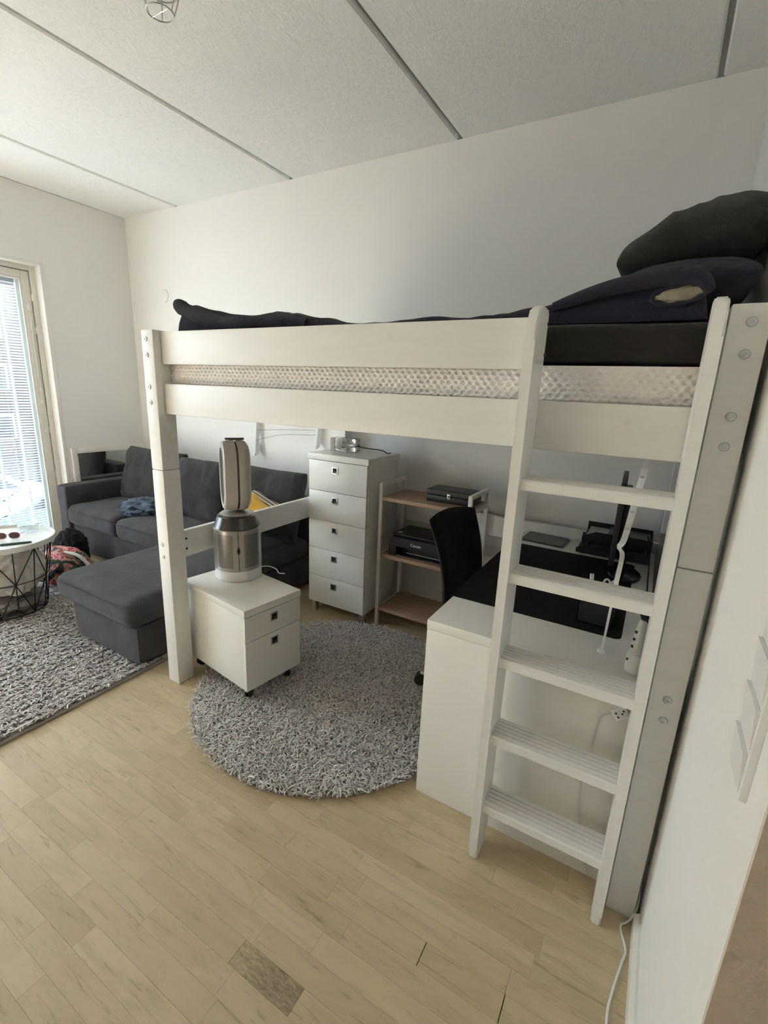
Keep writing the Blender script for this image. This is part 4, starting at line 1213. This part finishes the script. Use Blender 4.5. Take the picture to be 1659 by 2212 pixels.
MB().heap(tr(gx + .002, gy, ZD + .172) @ rot('Y', -30) @ sc(.012, .008, .022), 3, .12, 1.5, 4).build('tip', 'navy_in', ml)

# LED strip hanging from under the bed slats
led = thing('led_strip', 'white LED strip hanging from under the bed in front of the desk', 'LED strip', (-.03, 1.45, 1.36))
sp_ = spline([(-.018, 1.45, 1.375), (-.018, 1.45, 1.29), (-.027, 1.45, 1.19), (-.038, 1.45, 1.075), (-.047, 1.447, 1.045), (-.036, 1.448, 1.02), (-.040, 1.45, .92), (-.043, 1.45, .80), (-.046, 1.45, .715)], 8)
sb = MB(); L_ = []
for i, p_ in enumerate(sp_):
    w = .0085 if p_.z > 1.05 else (.0065 if p_.z > .86 else .0036)
    tw = .3 * math.sin(i * .35)
    L_.append([sb.bm.verts.new((p_.x - w * math.cos(tw), p_.y - w * math.sin(tw), p_.z)), sb.bm.verts.new((p_.x + w * math.cos(tw), p_.y + w * math.sin(tw), p_.z)),
               sb.bm.verts.new((p_.x + w * math.cos(tw), p_.y + w * math.sin(tw) + .0016, p_.z)), sb.bm.verts.new((p_.x - w * math.cos(tw), p_.y - w * math.sin(tw) + .0016, p_.z))])
for a, c in zip(L_, L_[1:]):
    for q in range(4): sb.bm.faces.new((a[q], a[(q + 1) % 4], c[(q + 1) % 4], c[q]))
sb.build('tape', 'strip', led)
MB().soft(-.058, -.034, 1.443, 1.457, .668, .718, .006, 4, 0, 1).build('plug', 'white_plastic', led)
for z in (1.25, 1.20, 1.15, 1.10): MB().box(-.030 + (z - 1.19) * .09 - .002, -.030 + (z - 1.19) * .09 + .008, 1.4455, 1.4475, z, z + .006).build('diode', 'grey_plastic', led)

# socket block on the desk end panel and its flex
so = thing('power_block', 'white multi-socket power block hanging on the desk end panel', 'power block', (.03, 1.325, .61))
ST = tr(.030, 1.3205, .612) @ rot('Y', -38)
MB().box(-.019, .024, -.014, .014, -.017, .017, .004).xf(ST).build('block', 'white_plastic', so)
MB().box(-.012, .020, -.0155, -.0138, -.012, .012, .001).xf(ST).build('socket_plate', 'grey_plastic', so)
for x, z in ((-.007, .006), (-.007, -.006), (.008, 0), (.015, .006)): MB().cyl((x, -.0162, z), (x, -.0150, z), .0028, 8).xf(ST).build('socket_hole', 'hole', so)
MB().tube(spline([(.012, 1.329, .598), (-.012, 1.3325, .575), (-.020, 1.333, .53), (-.024, 1.333, .46), (-.035, 1.333, .40), (-.03, 1.333, .25), (.0, 1.333, .10), (.03, 1.330, .004)], 8), .0016, 6).build('flex', 'grey_plastic', so)

# ================================================================== THINGS ON WALLS, CEILING, FLOOR
cp = thing('cover_plate', 'round white cover plate on the wall above the sofa', 'cover plate', (-3.845, YB, 2.165))
MB().lathe([(.050, 0), (.052, .001), (.052, .004), (.047, .006), (.001, .0062)], 40, mat=rot('X', 90), cap=False).build('disc', 'wall', cp, local=True)

ln = thing('clothes_line', 'white wall clothes line brackets with two thin lines above the sofa', 'clothes line', (-2.46, YB, 1.1))
for x, zlo in ((-2.765, .915), (-2.150, 1.025)):
    br = MB().prism([(YB - .030, zlo + .004), (YB - .060, zlo), (YB - .066, zlo + .012), (YB - .036, 1.30), (YB - .001, 1.30), (YB - .001, 1.22)], 0, x - .010, x + .010, .003).build('arm', 'white_plastic', ln)
    MB().box(x - .030, x - .014, YB - .050, YB - .020, zlo + .03, zlo + .10, .005).build('hook', 'white_plastic', br)
    MB().box(x - .016, x + .010, YB - .078, YB - .058, zlo - .006, zlo + .016, .004).build('foot_cap', 'white_plastic', br)
MB().tube(spline([(-2.752, YB - .045, 1.110), (-2.5, YB - .045, 1.135), (-2.163, YB - .045, 1.155)], 10), .0013, 6).build('line', 'dark_metal', ln)
MB().tube(spline([(-2.752, YB - .055, 1.035), (-2.55, YB - .055, 1.085), (-2.4, YB - .055, 1.105), (-2.163, YB - .055, 1.120)], 10), .0013, 6).build('line', 'dark_metal', ln)

sw = thing('switch_panel', 'white four-gang panel of rocker switches on the right wall', 'switch', (XR, .77, .93))
sy0, sy1, sz0 = .672, .762, .952
nsw = 4; ph = .0665
MB().box(XR - .009, XR, sy0, sy1, sz0, sz0 + ph * nsw, .0012).build('panel_frame', 'white_plastic', sw)
for i in range(nsw):
    z0 = sz0 + .006 + i * ph; z1 = z0 + ph - .008
    MB().prism([(XR - .009, z0), (XR - .0095, z0), (XR - .0145, z1), (XR - .009, z1)], 1, sy0 + .008, sy1 - .004, .0006).build('rocker', 'white_plastic', sw)

pl = thing('cage_pendant', 'grey wire cage pendant lamp hanging from the ceiling', 'lamp', (-1.322, 1.0, 2.40))
lx, ly, lz = -1.322, 1.000, 2.398
def rg_(r, z, n=32): return [(lx + r * math.cos(2 * PI * i / n), ly + r * math.sin(2 * PI * i / n), z) for i in range(n)]
MB().tube(rg_(.034, lz), .0018, 8, True).build('ring', 'steel', pl)
MB().tube(rg_(.052, lz + .055), .0018, 8, True).build('ring', 'steel', pl)
MB().tube(rg_(.058, lz + .12), .0018, 8, True).build('ring', 'steel', pl)
for i in range(6):
    a = 2 * PI * i / 6 + .3
    MB().tube(spline([(lx + r * math.cos(a), ly + r * math.sin(a), lz + z) for r, z in ((.034, 0), (.052, .055), (.058, .12), (.040, .19), (.020, .215))], 5), .0018, 8).build('cage_wire', 'steel', pl)
MB().tube([(lx - .034, ly, lz), (lx + .034, ly, lz)], .0015, 6).build('cross_wire', 'steel', pl)
MB().lathe([(.001, .075), (.020, .08), (.030, .105), (.026, .135), (.014, .165), (.014, .185), (.001, .185)], 20, (lx, ly, lz), cap=False).build('bulb', 'bulb', pl)
MB().lathe([(.016, .18), (.021, .19), (.021, .235), (.006, .25)], 20, (lx, ly, lz)).build('lamp_holder', 'white_plastic', pl)
MB().cyl((lx, ly, lz + .24), (lx, ly, H - .02), .003, 8).build('cord', 'white_plastic', pl)
MB().lathe([(.045, 0), (.045, -.012), (.012, -.035)], 24, (lx, ly, H)).build('canopy', 'white_plastic', pl)

fc = thing('floor_cable', 'white cable trailing along the baseboard of the switch wall', 'cable', (.14, 1.1, 0))
MB().tube(spline([(.128, .80, .0035), (.118, .972, .0035), (.123, 1.04, .0035), (.140, 1.13, .0035), (.147, 1.17, .0035), (.130, 1.226, .0035), (.143, 1.246, .006), (.155, 1.262, .012), (.166, 1.285, .05), (.164, 1.33, .10), (.168, 1.40, .16), (.166, 1.5, .24)], 8), .0030, 8).build('cable', 'white_plastic', fc)
